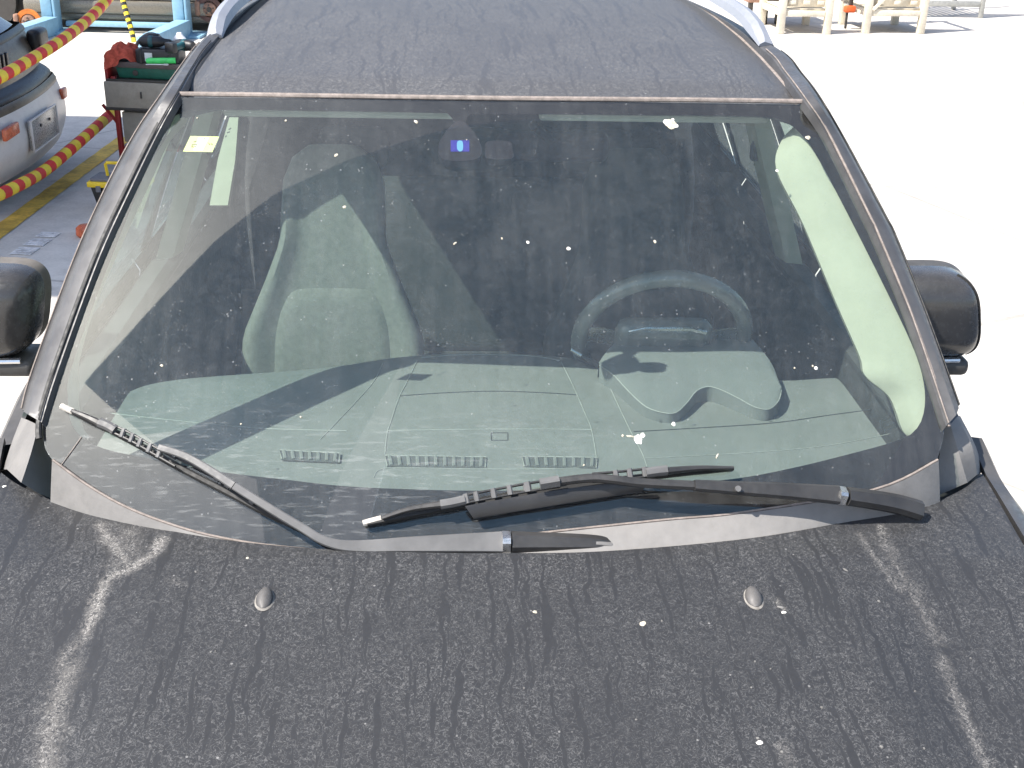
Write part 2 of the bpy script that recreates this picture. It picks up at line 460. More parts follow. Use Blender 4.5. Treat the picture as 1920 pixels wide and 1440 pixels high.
wsg = grid(coons, NU, NV)
windshield = part('windshield', wsg, M['glass'], car)
at = windshield.data.attributes.new('low', 'FLOAT', 'POINT')
at.data.foreach_set('value', [sstep(1.33, 1.22, p.z)*sstep(.35, -.15, p.x) for p in wsg[0]])
windshield['label'] = 'dusty green-tinted windscreen'

# black ceramic band behind the glass edge
FIp = [(268, 335), (297, 262), (318, 226), (350, 208), (400, 205), (600, 208), (815, 212), (842, 214), (852, 232), (870, 234), (880, 216), (905, 214), (1200, 216), (1420, 218),
       (1470, 228), (1500, 250), (1530, 290), (1593, 408), (1675, 572), (1716, 662), (1733, 724), (1732, 774), (1716, 807), (1683, 826), (1594, 851), (1488, 877), (1382, 897),
       (1250, 909), (1100, 917), (907, 920), (760, 917), (640, 911), (533, 899), (400, 883), (287, 861), (200, 843), (153, 820), (131, 785), (127, 740), (131, 700), (187, 540)]
def polar(poly, c, n):
    out = []
    for k in range(n):
        a = 2*math.pi*k/n; d = (math.cos(a), math.sin(a)); best = None
        for (x1, y1), (x2, y2) in zip(poly, poly[1:]+poly[:1]):
            ex, ey = x2-x1, y2-y1; den = d[0]*ey-d[1]*ex
            if abs(den) < 1e-9: continue
            t = ((x1-c[0])*ey-(y1-c[1])*ex)/den; s = ((x1-c[0])*d[1]-(y1-c[1])*d[0])/den
            if t > 0 and -1e-6 <= s <= 1+1e-6 and (best is None or t < best): best = t
        out.append((c[0]+d[0]*best, c[1]+d[1]*best))
    return out
inner_px = [(p.x, p.y) for p in crom([V((a, b, 0)) for a, b in FIp], 5, True)]
outer_px = pix(GTp, 6) + pix(GRp, 6)[1:] + pix(GBp, 6)[::-1][1:] + pix(GLp, 6)[::-1][1:-1]
NP = 360
pi_, po_ = polar(inner_px, (925, 560), NP), polar(outer_px, (925, 560), NP)
rings = [[W(lerp(a[0], b[0], q), lerp(a[1], b[1], q), -.005) for a, b in zip(pi_, po_)] for q in (0, .25, .5, .75, .985)]
fr = part('frit_band', loft(rings, True), M['frit'], windshield)

# bonnet ------------------------------------------------------------
HEp = [(2, 886), (40, 912), (110, 943), (200, 970), (400, 1009), (600, 1029), (800, 1036), (960, 1037), (1140, 1033), (1400, 1010), (1600, 976), (1720, 953), (1800, 920), (1842, 888)]
hedge = resample([H(a, b) for a, b in pix(HEp, 8)], 241)
def yedge(x): return interp([(p.x, p.y) for p in hedge], x)
def hoodpt(u, v):
    e = hedge[round(u*240)]; n = V((lerp(-.76, .76, u), .60 + .10*(2*u-1)**2, 0))
    q = v**1.15
    x, y = lerp(e.x, n.x, q), lerp(e.y, n.y, q)
    return V((x, y, zhood(x, y)))
hg = grid(hoodpt, 240, 170)
n0 = len(hg[0])
lip = [p + V((0, .004, -.004)) for p in hg[0][:241]] + [p + V((0, .002, -.022)) for p in hg[0][:241]]
hg = (hg[0]+lip, hg[1] + [(n0+i, n0+i+1, i+1, i) for i in range(240)] + [(n0+241+i, n0+241+i+1, n0+i+1, n0+i) for i in range(240)])
hood = part('bonnet', hg, M['bonnet'], car)
stains = [([(190, 985), (205, 1010), (235, 1050)], 20, .8), ([(300, 1012), (285, 1040), (240, 1068), (205, 1085), (190, 1110), (180, 1140), (160, 1185)], 17, 1.0),
          ([(240, 1000), (240, 1040), (225, 1060)], 42, .50), ([(345, 1098), (320, 1088)], 10, .30), ([(160, 1195), (125, 1225), (112, 1245)], 18, .6),
          ([(130, 1255), (110, 1310), (98, 1360), (85, 1440)], 30, .62), ([(1650, 985), (1655, 1000)], 10, .9), ([(1610, 1000), (1650, 1060), (1690, 1110)], 10, .55),
          ([(1655, 1005), (1680, 1060), (1720, 1130), (1755, 1195)], 24, .42), ([(1770, 1235), (1790, 1300), (1820, 1370), (1850, 1440)], 17, .55),
          ([(1465, 1400), (1480, 1430)], 18, .45), ([(1455, 1125), (1470, 1145)], 8, .6)]
sl3 = []
for pts, w, k in stains:
    sl3.append(([H(a, b) for a, b in pix(pts, 4)], .85*w/1120., k))
vals = []
for p in hg[0]:
    s = 0.
    for pts, w, k in sl3:
        if min(abs(p.x-pts[0].x), abs(p.x-pts[-1].x)) > .35: continue
        best = 9.
        for a, b in zip(pts, pts[1:]):
            ab = b-a; ab.z = 0; ap = V((p.x-a.x, p.y-a.y, 0)); t = max(0, min(1, ap.dot(ab)/max(1e-9, ab.dot(ab))))
            best = min(best, (ap-ab*t).length)
        if best < w*2.2:
            wob = .5+.9*noise.noise(V((p.x*38, p.y*38, 1.3)))
            s = max(s, .85*k*sstep(w*1.9, 0, best*(1.0+.8*wob)))
    vals.append(s)
at = hood.data.attributes.new('stain', 'FLOAT', 'POINT'); at.data.foreach_set('value', vals)
hood['label'] = 'dusty charcoal bonnet with dried water marks and chalky white streaks'

# droppings and specks on bonnet and glass --------------------------
def blob(c, n, r, h=.0012, ax=1., ang=0., seed=0, sprawl=.35):
    n = n.normalized(); a = n.orthogonal().normalized(); a = Matrix.Rotation(ang, 3, n) @ a; b = n.cross(a); rnd = random.Random(seed)
    K = 18; pr = [1+sprawl*noise.noise(V((math.cos(2*math.pi*k/K)*1.7, math.sin(2*math.pi*k/K)*1.7, seed*3.1))) for k in range(K)]
    v = [c+n*h]
    for q, hh in ((.6, .85), (1., -.15)):
        v += [c + (a*math.cos(2*math.pi*k/K)*ax + b*math.sin(2*math.pi*k/K))*r*q*pr[k] + n*h*hh for k in range(K)]
    f = [(0, 1+k, 1+(k+1) % K) for k in range(K)] + [(1+k, 1+K+k, 1+K+(k+1) % K, 1+(k+1) % K) for k in range(K)]
    return v, f
def gdrop(px, py, r, m='dropping', ax=1., ang=0., seed=0, sprawl=.35):
    if r <= 4: m = 'dropping_grey'
    p = W(px, py, .0008); part('bird_dropping', blob(p, nwin(p), r*.62/1080., .0010, ax, ang, seed, sprawl), M[m], windshield)
def hdrop(px, py, r, m='dropping', ax=1., ang=0., seed=0, sprawl=.4):
    if r <= 4: m = 'speck'
    p = H(px, py, .0003); part('bird_dropping', blob(p, nhood(p), r*.60/1120., .0010, ax, ang, seed, sprawl), M[m], hood)
for i, (x, y, r, mm, ax) in enumerate([(990, 454, 5, 'dropping', 1), (1066, 466, 6, 'dropping', 1), (1228, 453, 4, 'dropping', 1.6), (1263, 795, 6, 'dropping', 1), (1457, 320, 5, 'dropping', 1),
        (1515, 258, 8, 'dropping_grey', 1.1), (1258, 232, 17, 'dropping_grey', 1.2), (1249, 228, 8, 'dropping', 1.2), (1268, 236, 7, 'dropping', 1), (1262, 224, 5, 'dropping', 1),
        (1197, 824, 12, 'dropping', 1.25), (1205, 816, 7, 'dropping', 1), (1168, 817, 4, 'dropping', 1), (1182, 818, 3, 'dropping', 4.2), (646, 388, 5, 'dropping_grey', 1), (630, 291, 5, 'dropping_grey', 1.4),
        (536, 226, 4, 'dropping_grey', 1), (370, 221, 3, 'dropping', 1), (941, 447, 3, 'dropping', 1.4), (564, 782, 3, 'dropping', 1.2), (303, 685, 4, 'dropping_grey', 1.2), (1530, 690, 6, 'dropping', 1),
        (1524, 686, 3, 'dropping', 1), (853, 456, 3, 'dropping_grey', 2.), (1345, 855, 3, 'dropping', 2.6), (1350, 905, 3, 'dropping', 1), (875, 262, 2, 'dropping', 1), (780, 228, 5, 'dropping_grey', 1.5),
        (1095, 872, 3, 'dropping', 1.), (452, 795, 3, 'dropping', 1), (1490, 690, 3, 'dropping', 1)]):
    gdrop(x, y, r, mm, ax, .4*i, i)
for i, (x, y, r, mm, ax) in enumerate([(1205, 1169, 8, 'dropping_grey', 1.3), (1241, 1164, 3, 'dropping', 1), (1424, 1392, 9, 'dropping', .8), (1421, 1384, 4, 'dropping', 1), (1463, 1138, 4, 'dropping_grey', 2.2),
        (1469, 1148, 5, 'dropping', 1.4), (1457, 1130, 3, 'dropping_grey', 1.5), (1541, 1326, 4, 'dropping', 1), (1648, 1127, 4, 'dropping', 1.3), (1653, 1400, 4, 'dropping_grey', 1.2), (1466, 1409, 4, 'dropping_grey', 1),
        (1733, 1403, 3, 'dropping', 1), (1416, 1240, 3, 'dropping', 1), (1445, 1254, 3, 'dropping', 1), (1409, 1289, 3, 'dropping', 1), (1716, 1296, 3, 'dropping', 1), (1003, 1147, 6, 'dropping_grey', 1),
        (983, 1290, 3, 'dropping', 1), (1193, 1349, 3, 'dropping', 1), (396, 1222, 3, 'dropping', 1.5), (404, 1221, 2, 'dropping', 1), (464, 1046, 5, 'dropping_grey', 1), (367, 1072, 3, 'dropping', 1.5),
        (534, 1114, 3, 'dropping', 1), (702, 1237, 2, 'dropping', 1), (8, 912, 5, 'dropping', 1.3), (527, 1080, 2, 'dropping', 1), (91, 1335, 4, 'dropping', 1.4), (1585, 1068, 3, 'dropping', 3.), (1820, 1234, 3, 'dropping_grey', 1)]):
    hdrop(x, y, r, mm, ax, .5*i, 50+i)

# washer nozzles ----------------------------------------------------
def nozzle(px, py):
    c = H(px, py); n = nhood(c); rows = []
    ow = []
    for j in range(9):
        t = j/8; y = lerp(.020, -.024, t)
        wdt = .0135*math.sqrt(max(.0, 1-(2*t-1)**2*.93))*lerp(.85, 1.05, t); hh = .013*math.sin(math.pi*min(1, .10+.85*t))**.8
        rows.append([c + V((wdt*math.cos(a), y, 0)) + V((0, 0, 1))*(hh*math.sin(a) + zhood(c.x, c.y+y)-c.z) for a in (math.pi*k/10 for k in range(11))])
    v, f = loft(rows); f += [tuple(range(11)), tuple(range(88, 99))]
    o = part('washer_nozzle', (v, f), M['nozzle'], hood)
    K = 22
    rg = [[c + V((rr*math.cos(a)*.0135, rr*math.sin(a)*.0235-.003, 0)) + V((0, 0, zhood(c.x, c.y)-c.z + hh - .09*math.sin(a)*.0)) + V((0, 0, .09*(math.sin(a)*.0235))) for a in (2*math.pi*k/K for k in range(K))] for rr, hh in ((.8, .0012), (1.0, .0010), (1.10, -.0004))]
    part('dust_ring', loft(rg, True), M['nozzle_ring'], o)
nozzle(497, 1122); nozzle(1412, 1120)

# roof ----------------------------------------------------------------
def zroof(x, y):
    z = 1.803 - .062*((3.4-y)/1.1)**2 if y < 3.4 else 1.803 - .05*((y-3.4)/1.2)**2
    return z - .020*(x/.6)**2 - .020*sstep(.50, .63, abs(x))
def yroof0(x): return ywin(x, 1.722-.012*(x/.6)**2) + .016
def roofpt(u, v):
    x = lerp(-1, 1, u); y = lerp(yroof0(x*.6), 4.72, v)
    x *= interp([(2.2, .592), (2.8, .600), (3.4, .590), (4.8, .54)], y)
    z = zroof(x, y); z -= .012*sstep(2.36, 2.24, y-.2*x*x)
    return V((x, y, z))
rg = grid(roofpt, 70, 90)
k0 = [p + V((0, -.004, -.004)) for p in rg[0][:71]] + [p + V((0, -.003, -.02)) for p in rg[0][:71]]
n0 = len(rg[0])
rg = (rg[0]+k0, rg[1] + [(i, i+1, n0+i+1, n0+i) for i in range(70)] + [(n0+i, n0+i+1, n0+71+i+1, n0+71+i) for i in range(70)])
roof = part('roof', rg, M['roof'], car)
roof['label'] = 'dark roof panel with dust runs'
mt = [W(a, b, .003) + V((0, .006, .003)) for a, b in pix(GTp, 8)]
part('windscreen_moulding', bar([p + V((0, .004, .0)) for p in mt], V((0, -.5, .8)), .010, .005), M['dusty_seal'], windshield)

# pillars, cant rails, seals ----------------------------------------
pin = {-1: [(398, 80), (368, 122), (336, 178), (300, 243), (250, 345), (185, 487), (107, 700), (78, 792)],
       1: [(1432, 95), (1467, 136), (1507, 190), (1549, 253), (1624, 404), (1642, 442), (1704, 592), (1774, 799)]}
pout = {-1: [(380, 76), (340, 128), (306, 178), (262, 243), (207, 345), (143, 487), (64, 700), (44, 772)],
        1: [(1460, 92), (1500, 136), (1533, 180), (1583, 265), (1658, 405), (1678, 445), (1736, 590), (1798, 765)]}
pill_pts = {}
for s in (-1, 1):
    I = []; O = []
    for k, (a, b) in enumerate(pin[s]):
        if k < 2: p = onx(a, b, s*.606)
        else: p = W(a, b, .010)
        I.append(p); O.append(ony(*pout[s][k], p.y + .028))
    back = [V((s*.600, 3.3, zroof(.6, 3.3)+.004)), V((s*.57, 4.3, zroof(.57, 4.3)))]
    bout = [V((s*.655, 3.3, zroof(.6, 3.3)-.025)), V((s*.63, 4.3, zroof(.57, 4.3)-.03))]
    I = crom(back[::-1]+I, 6); O = crom(bout[::-1]+O, 6)
    mid = [a.lerp(b, .5) + V((s*.004, -.004, .006)) for a, b in zip(I, O)]
    low = [a + V((-s*.004, .004, -.014)) for a in I]
    O2 = [o + V((s*.004, .016, -.010)) for o in O]
    part('a_pillar', loft([low, I, mid, O, O2]), M['pillar'], car)
    D0 = [o + V((s*.003, .012, -.004)) for o in O]; D1 = [o + V((s*.014, .030, -.010)) for o in O]; D2 = [o + V((s*.016, .055, -.03)) for o in O]; D3 = [o + V((s*.004, .075, -.045)) for o in O]
    part('door_frame', loft([D0, D1, D2, D3]), M['frame_black'], car)
    pill_pts[s] = (I, O, D3)
    sp = [W(a, b, .004) for a, b in pix(GLp if s < 0 else GRp, 6)][:-8]
    nn = [nwin(p) for p in sp]
    sh = V((s*.006, .0, .0))
    part('window_seal', bar([p + sh for p in sp], nn, .010 if s < 0 else .005, .006), M['rubber'] if s < 0 else M['dusty_seal'], windshield)
    part('pillar_bead', tube([a.lerp(b, .12)+V((0, -.003, .004)) for a, b in zip(I[12:], O[12:])], .0014, 6), M['rubber'] if s < 0 else M['dusty_seal'], windshield)
    part('frame_bead', tube([o + V((s*.0145, .031, -.008)) for o in O[12:]], .0016, 6), M['dusty_seal'] if s < 0 else M['rubber'], car)
    ditch = [V((s*(interp([(2.2, .592), (2.8, .600), (3.4, .590), (4.8, .54)], y)+.004), y, zroof(.6, y)-.003)) for y in (2.34, 2.5, 2.7, 2.9, 3.2, 3.6, 4.2)]
    part('roof_ditch', tube(ditch, .006, 8), M['rubber'] if s < 0 else M['dusty_seal'], roof)
    # roof rail
    p0 = onx(402, 72, -.615) if s < 0 else onx(1437, 88, .622)
    path = [p0 + V((0, 0, -.004)), V((s*.612, p0.y+.08, p0.z+.016)), V((s*.606, p0.y+.22, p0.z+.034)), V((s*.596, p0.y+.6, p0.z+.042)), V((s*.58, p0.y+1.2, p0.z+.05)), V((s*.57, p0.y+1.45, p0.z-.02))]
    pr = crom(path, 6)
    ww = [.046]*len(pr)
    ro = part('roof_rail', bar([p - V((0, 0, .0)) for p in pr], V((s*.35, -.2, 1)), [.040]*len(pr), [lerp(.014, .03, min(1, i/6)) for i in range(len(pr))], .3), M['rail'], car)
    ro['label'] = 'satin silver roof rail'

# cowl --------------------------------------------------------------
cb = [W(a, b, .004) for a, b in pix(GBp, 6)]
c1 = [p + V((0, -.002, .0)) for p in cb]
c2 = [V((p.x*1.02, yedge(p.x*1.02)-.006, zhood(p.x, yedge(p.x))-.012)) for p in cb]
c3 = [V((p.x*1.03, yedge(p.x*1.03)-.05, zhood(p.x, yedge(p.x))-.022)) for p in cb]
ci = [p + V((0, .012, -.008)) for p in cb]
ct = [p + V((0, -.006, .003)) for p in cb]
part('cowl_panel', loft([ci, c1, ct, [a.lerp(b, .5)+V((0, 0, .002)) for a, b in zip(ct, c2)], c2, c3]), M['cowl'], car)
part('glass_scratch', tube([W(153, 819, .001), W(134, 846, .001), W(114, 873, .001)], .0011, 6), M['dusty_seal'], windshield)
part('cowl_lip', tube([p + V((0, -.002, .003)) for p in cb], .0022, 6), M['dusty_seal'], car)
part('cowl_seal', bar([V((x, yedge(x)+.002, zhood(x, yedge(x))-.030)) for x in [i/30*.84 for i in range(-30, 31)]], V((0, 0, 1)), .020, .012), M['cowl_dark'], car)
def capgeo(rows): return loft([crom([onz(*q) for q in r], 4) for r in rows])
part('cowl_corner_cover', capgeo([[(40, 783, 1.19), (22, 830, 1.165), (6, 880, 1.12)], [(53, 788, 1.22), (32, 838, 1.19), (13, 880, 1.155)], [(72, 797, 1.232), (58, 850, 1.205), (40, 905, 1.168)]]), M['cowl_dark'], car)
part('cowl_corner_cover', capgeo([[(72, 797, 1.232), (58, 850, 1.205), (40, 905, 1.168)], [(82, 808, 1.214), (80, 860, 1.180), (72, 925, 1.140)], [(92, 822, 1.185), (101, 880, 1.150), (110, 940, 1.105)]]), M['cowl_dark'], car)
part('cowl_corner_cover', capgeo([[(1764, 803, 1.225), (1762, 850, 1.185), (1745, 935, 1.115)], [(1782, 796, 1.235), (1798, 850, 1.19), (1814, 905, 1.13)]]), M['cowl'], car)
part('cowl_corner_cover', capgeo([[(1782, 796, 1.235), (1798, 850, 1.19), (1814, 905, 1.13)], [(1794, 782, 1.24), (1822, 835, 1.20), (1832, 890, 1.14)], [(1800, 779, 1.20), (1830, 838, 1.16), (1843, 885, 1.11)]]), M['cowl'], car)

# wipers ------------------------------------------------------------
def wpath(pts, off, n=6):
    pp = crom([V((a, b, 0)) for a, b in pts], n); m_ = len(pp)
    P = [W(p.x, p.y, off if not isinstance(off, list) else interp(off, i/(m_-1))) for i, p in enumerate(pp)]
    return P, [nwin(p) for p in P]
def wbar(name, pts, off, w, h, m, parent, bev=.25, n=6):
    P, N = wpath(pts, off, n); k = len(P)
    if isinstance(w, list): w = [interp(w, i/(k-1)) for i in range(k)]
    return part(name, bar(P, N, w, h, bev), m, parent)
# right-hand wiper in the picture
wr = wbar('wiper_arm', [(1722, 958), (1680, 946), (1630, 937), (1585, 931)], [(0, .012), (1, .034)], [(0, .034), (1, .030)], .014, M['wiper'], car)
wr['label'] = 'black wiper arm parked low across the windscreen'
wbar('hinge', [(1583, 931), (1570, 929)], .034, .031, .017, M['metal'], wr, .4)
wbar('arm_shaft', [(1570, 929), (1480, 922), (1380, 916), (1300, 911)], [(0, .035), (1, .044)], [(0, .031), (.6, .022), (1, .017)], .011, M['wiper'], wr, .14)
wbar('arm_shaft', [(1300, 911), (1235, 908), (1190, 905), (1150, 900), (1110, 897), (1060, 902), (1020, 908)], [(0, .043), (.5, .042), (1, .036)], [(0, .015), (1, .013)], .009, M['wiper'], wr)
wbar('claw', [(1048, 903), (1030, 906), (1012, 909)], .038, .018, .013, M['wiper_dusty'], wr, .4)
P, N = wpath([(1383, 917), (1381, 917)], .055); part('rivet', cyl(P[0], P[0]+N[0]*.004, .005, 12), M['wiper_dusty'], wr)
bl = wbar('wiper_blade', [(690, 984), (760, 969), (840, 954), (930, 938), (1030, 921), (1130, 906), (1230, 893), (1310, 884), (1372, 880)], .004, [(0, .006), (.1, .011), (.9, .011), (1, .006)], .013, M['rubber'], wr)
wbar('blade_spine', [(718, 972), (770, 955), (830, 946)], [(0, .016), (1, .024)], [(0, .006), (1, .012)], .008, M['wiper'], bl)
wbar('blade_spine', [(826, 947), (850, 943), (872, 938)], .024, .015, .010, M['wiper_dusty'], bl)
wbar('blade_spine', [(1372, 879), (1310, 879), (1250, 884)], [(0, .014), (1, .024)], [(0, .005), (1, .012)], .009, M['wiper'], bl)
wbar('blade_spine', [(1250, 883), (1230, 885), (1210, 888)], .024, .016, .011, M['wiper_dusty'], bl)
for dy in (-7, 8):
    wbar('blade_rail', [(872, 936+dy), (930, 925+dy), (990, 914+dy), (1050, 905+dy)], .024, .0035, .006, M['wiper'], bl)
    wbar('blade_rail', [(1110, 896+dy), (1150, 893+dy), (1190, 889+dy), (1215, 886+dy)], .024, .0035, .006, M['wiper'], bl)
for x, y in ((874, 936), (893, 932), (925, 926), (955, 920), (988, 914), (1154, 892), (1180, 889), (1208, 886)):
    wbar('blade_rung', [(x-1.5, y-9), (x+.5, y), (x+2, y+9)], .024, .009 if x != 988 else .013, .0075, M['wiper_dusty'], bl)
wbar('blade_end_cap', [(682, 983), (700, 978), (716, 974)], .004, .010, .013, M['wiper_cap'], bl)
wbar('blade_end_cap', [(1362, 881), (1372, 880)], .004, .008, .012, M['wiper_dusty'], bl)
# spoiler wing under the arm
e0 = [W(a, b, .030) for a, b in pix([(872, 949), (930, 938), (1050, 918), (1150, 906), (1215, 903)], 5)]
e1 = [W(a, b, .022) for a, b in pix([(888, 972), (960, 960), (1060, 944), (1140, 931), (1205, 921)], 5)]
e2 = [p - nwin(p)*.006 for p in e1]; e3 = [p - nwin(p)*.006 for p in e0]
vv, ff = loft([e0, [a.lerp(b, .5)+nwin(a)*.003 for a, b in zip(e0, e1)], e1, e2, e3, e0])
part('spoiler_wing', (vv, ff + [tuple(k*len(e0) for k in range(5)), tuple(k*len(e0)+len(e0)-1 for k in range(5))]), M['wiper'], wr)
# left-hand wiper
wl = wbar('wiper_arm', [(1141, 1024), (1110, 1020), (1040, 1018), (958, 1017)], [(0, .010), (1, .024)], [(0, .020), (.2, .027), (1, .034)], .014, M['wiper'], car)
wl['label'] = 'dusty grey wiper arm running up towards the left windscreen corner'
wbar('pivot_cap', [(1143, 1024), (1125, 1021), (1103, 1020)], [(0, .011), (1, .013)], [(0, .018), (1, .025)], .016, M['cowl_dark'], wl, .4)
wbar('hinge', [(957, 1017), (942, 1017)], .025, .036, .017, M['metal'], wl, .4)
wbar('arm_shaft', [(942, 1017), (860, 1019), (760, 1022), (690, 1025), (640, 1023), (603, 1012), (570, 992), (520, 962), (440, 912)], [(0, .025), (.4, .030), (1, .044)], [(0, .034), (.3, .022), (.5, .017), (.6, .014), (1, .013)], .008, M['wiper_dusty'], wl, .12)
wbar('arm_shaft', [(440, 912), (400, 886), (350, 857), (300, 840)], [(0, .043), (1, .036)], [(0, .014), (1, .011)], .008, M['wiper_dusty'], wl, .14)
bl = wbar('wiper_blade', [(140, 776), (200, 803), (270, 840), (350, 884), (430, 925), (500, 962), (565, 992)], .004, [(0, .006), (.1, .011), (.9, .011), (1, .006)], .012, M['rubber'], wl)
wbar('blade_spine', [(138, 772), (165, 783), (190, 795)], [(0, .012), (1, .022)], [(0, .006), (1, .012)], .008, M['wiper'], bl)
wbar('blade_spine', [(188, 793), (205, 800), (218, 808)], .024, .016, .010, M['wiper_dusty'], bl)
for dy in (-7, 7):
    wbar('blade_rail', [(212, 804+dy), (250, 822+dy), (290, 845+dy), (330, 868+dy)], .024, .0035, .006, M['wiper'], bl)
for x, y in ((214, 805), (232, 813), (249, 822), (264, 831), (282, 841), (300, 851)):
    wbar('blade_rung', [(x+3, y-8), (x, y), (x-3, y+8)], .024, .008, .0075, M['wiper_dusty'], bl)
wbar('blade_rail', [(330, 858), (400, 893), (470, 938), (540, 984), (580, 996)], .016, .004, .006, M['wiper'], bl)
for x, y in ((408, 898), (428, 911), (474, 941)):
    wbar('blade_rung', [(x-4, y-3), (x+4, y+3)], .017, .009, .007, M['wiper_dusty'], bl)
wbar('blade_end_cap', [(119, 764), (130, 769), (142, 775)], .004, .010, .013, M['wiper_cap'], bl)

# body sides --------------------------------------------------------
def hside(s, y):
    e = hedge[0 if s < 0 else -1]; n = V((s*.76, .70, 0))
    if y >= e.y: return V((s*lerp(abs(e.x), .885, min(1, (y-e.y)/.1)), y, zhood(e.x, e.y) + .35*(y-e.y)))
    q = (y-n.y)/(e.y-n.y); x = lerp(n.x, e.x, max(0, q)**.8); return V((x, y, zhood(x, y)))
def arch(y, yc): return .36 + math.sqrt(max(0, .385**2-(y-yc)**2)) if abs(y-yc) < .385 else .30
YF, YRW = 1.02, 3.78
def sidex(z, y): return .945 - .05*((z-.75)/.4)**2 if z > .75 else .945 - .03*((.75-z)/.45)**2
for s in (-1, 1):
    rows = []
    ys = [.70+i*(1.98-.70)/40 for i in range(41)]
    for y in ys:
        p = hside(s, y); a = p + V((s*.005, 0, -.012)); nose = sstep(.70, 1.05, y)
        xw = lerp(.80, 1., nose)
        b0 = arch(y, YF)
        col_ = [a, p + V((s*.006, 0, -.001)), p + V((s*.03, 0, -.004)), V((s*(abs(p.x)*.3+.945*xw*.7), y, p.z-.022)), V((s*.945*xw, y, p.z-.075))]
        for k in range(1, 7):
            z = lerp(p.z-.075, b0, k/6); col_.append(V((s*(sidex(z, y)*xw if k < 6 else sidex(z, y)*xw-.005), y, z)))
        rows.append(col_)
    fd = part('fender', loft(rows), M['paint'], car)
    def panel(name, y0, y1, yc=None):
        rr = []
        for i in range(25):
            y = lerp(y0, y1, i/24); zt = min(1.185, 1.140+.25*(y-1.985))
            b0 = arch(y, yc) if yc else .30
            rr.append([V((s*.875, y, zt+.004)), V((s*.905, y, zt)), V((s*.925, y, zt-.03))] + [V((s*sidex(lerp(zt-.07, b0, k/7), y), y, lerp(zt-.07, b0, k/7))) for k in range(8)])
        return part(name, loft(rr), M['paint'], car)
    dr = panel('front_door', 1.985, 3.05); panel('rear_door', 3.058, 3.98); panel('quarter_panel', 3.988, 4.93, YRW+.22)
    for dd, yy in ((dr, 2.85),):
        part('handle', box((s*.955, yy, .98), (.03, .17, .028), .01), M['paint'], dd)
    # side glass
    I, O, D3 = pill_pts[s]
    def roofedge(y):
        tab = sorted((p.y, p) for p in D3)
        for (a, p), (b, q) in zip(tab, tab[1:]):
            if a <= y <= b: return p.lerp(q, (y-a)/max(1e-6, b-a))
        return tab[-1][1] + V((0, y-tab[-1][0], -.12*(y-tab[-1][0])))
    def pane(name, y0, y1, m):
        def fn(u, v):
            y = lerp(y0, y1, u); t = roofedge(y); b = V((s*.885, y, 1.155+.012*(y-2))); p = b.lerp(t, v); p.x += s*.012*math.sin(math.pi*v); return p
        return part(name, grid(fn, 12, 8), m, car)
    pane('side_window', 2.06, 3.00, M['side_glass']); pane('side_window', 3.10, 3.92, M['privacy_glass'] if s > 0 else M['side_glass']); pane('side_window', 4.0, 4.24, M['privacy_glass'])
    pane('d_pillar', 4.23, 4.93, M['paint'])
    part('corner_filler', box((s*.80, 1.86, 1.06), (.26, .34, .05), .01), M['rubber'], car)
    def bpil(u, v):
        y = lerp(2.985, 3.115, u); t = roofedge(y); b = V((s*.89, y, 1.16)); p = b.lerp(t, v); p.x += s*.016*math.sin(math.pi*v); return p
    part('b_pillar', grid(bpil, 2, 8), M['frame_black'], car)
    def cpil(u, v):
        y = lerp(3.9, 4.02, u); t = roofedge(y); b = V((s*.89, y, 1.18)); p = b.lerp(t, v); p.x += s*.016*math.sin(math.pi*v); return p
    part('c_pillar', grid(cpil, 2, 8), M['frame_black'], car)
    # inside: door card, pillar trims
    part('door_card', loft([[V((s*.80, y, z)) for y in (2.0, 2.6, 3.2, 3.9)] for z in (1.13, .95, .6, .35)]), M['int_dark'], car)
    part('door_top_pad', bar([V((s*.835, y, 1.12+.012*(y-2))) for y in (2.05, 2.5, 3.0, 3.5, 3.95)], V((0, 0, 1)), .07, .03), M['int_dark'], car)
    bx = -.715 if s < 0 else .715
    by = 3.05
    tp = roofedge(3.05)
    rr = []
    for k in range(9):
        t = k/8; base = V((s*.79, by, 1.17)).lerp(tp + V((-s*.035, 0, -.03)), t)
        rr.append([base + V((s*.05, -.075+.02*t, 0)), base + V((s*.01, -.06+.02*t, 0)), base + V((-s*.005, 0, 0)), base + V((s*.01, .07, 0)), base + V((s*.05, .085, 0))])
    bt = part('b_pillar_trim', loft(rr), M['cream'], car)
    bt['label'] = 'cream inner door pillar trim'
    part('belt_anchor', box(tuple(V((s*.79, by, 1.17)).lerp(tp, .55) + V((-s*.02, -.01, 0))), (.02, .035, .07), .008), M['int_dark'], bt)
    # wheels
    for yc in (YF, YRW+.22):
        w_ = part('wheel', lathe([(.20, -.09), (.30, -.10), (.345, -.085), (.355, -.04), (.355, .04), (.345, .085), (.30, .10), (.20, .09)], 36, lambda p: V((s*.84+p.z, yc+p.x, .355+p.y))), M['tyre'], car)
        part('rim', lathe([(.0, s*.07), (.06, s*.075), (.18, s*.05), (.205, s*.085), (.205, s*-.08)], 30, lambda p: V((s*.84+p.z, yc+p.x, .355+p.y))), M['alloy'], w_)

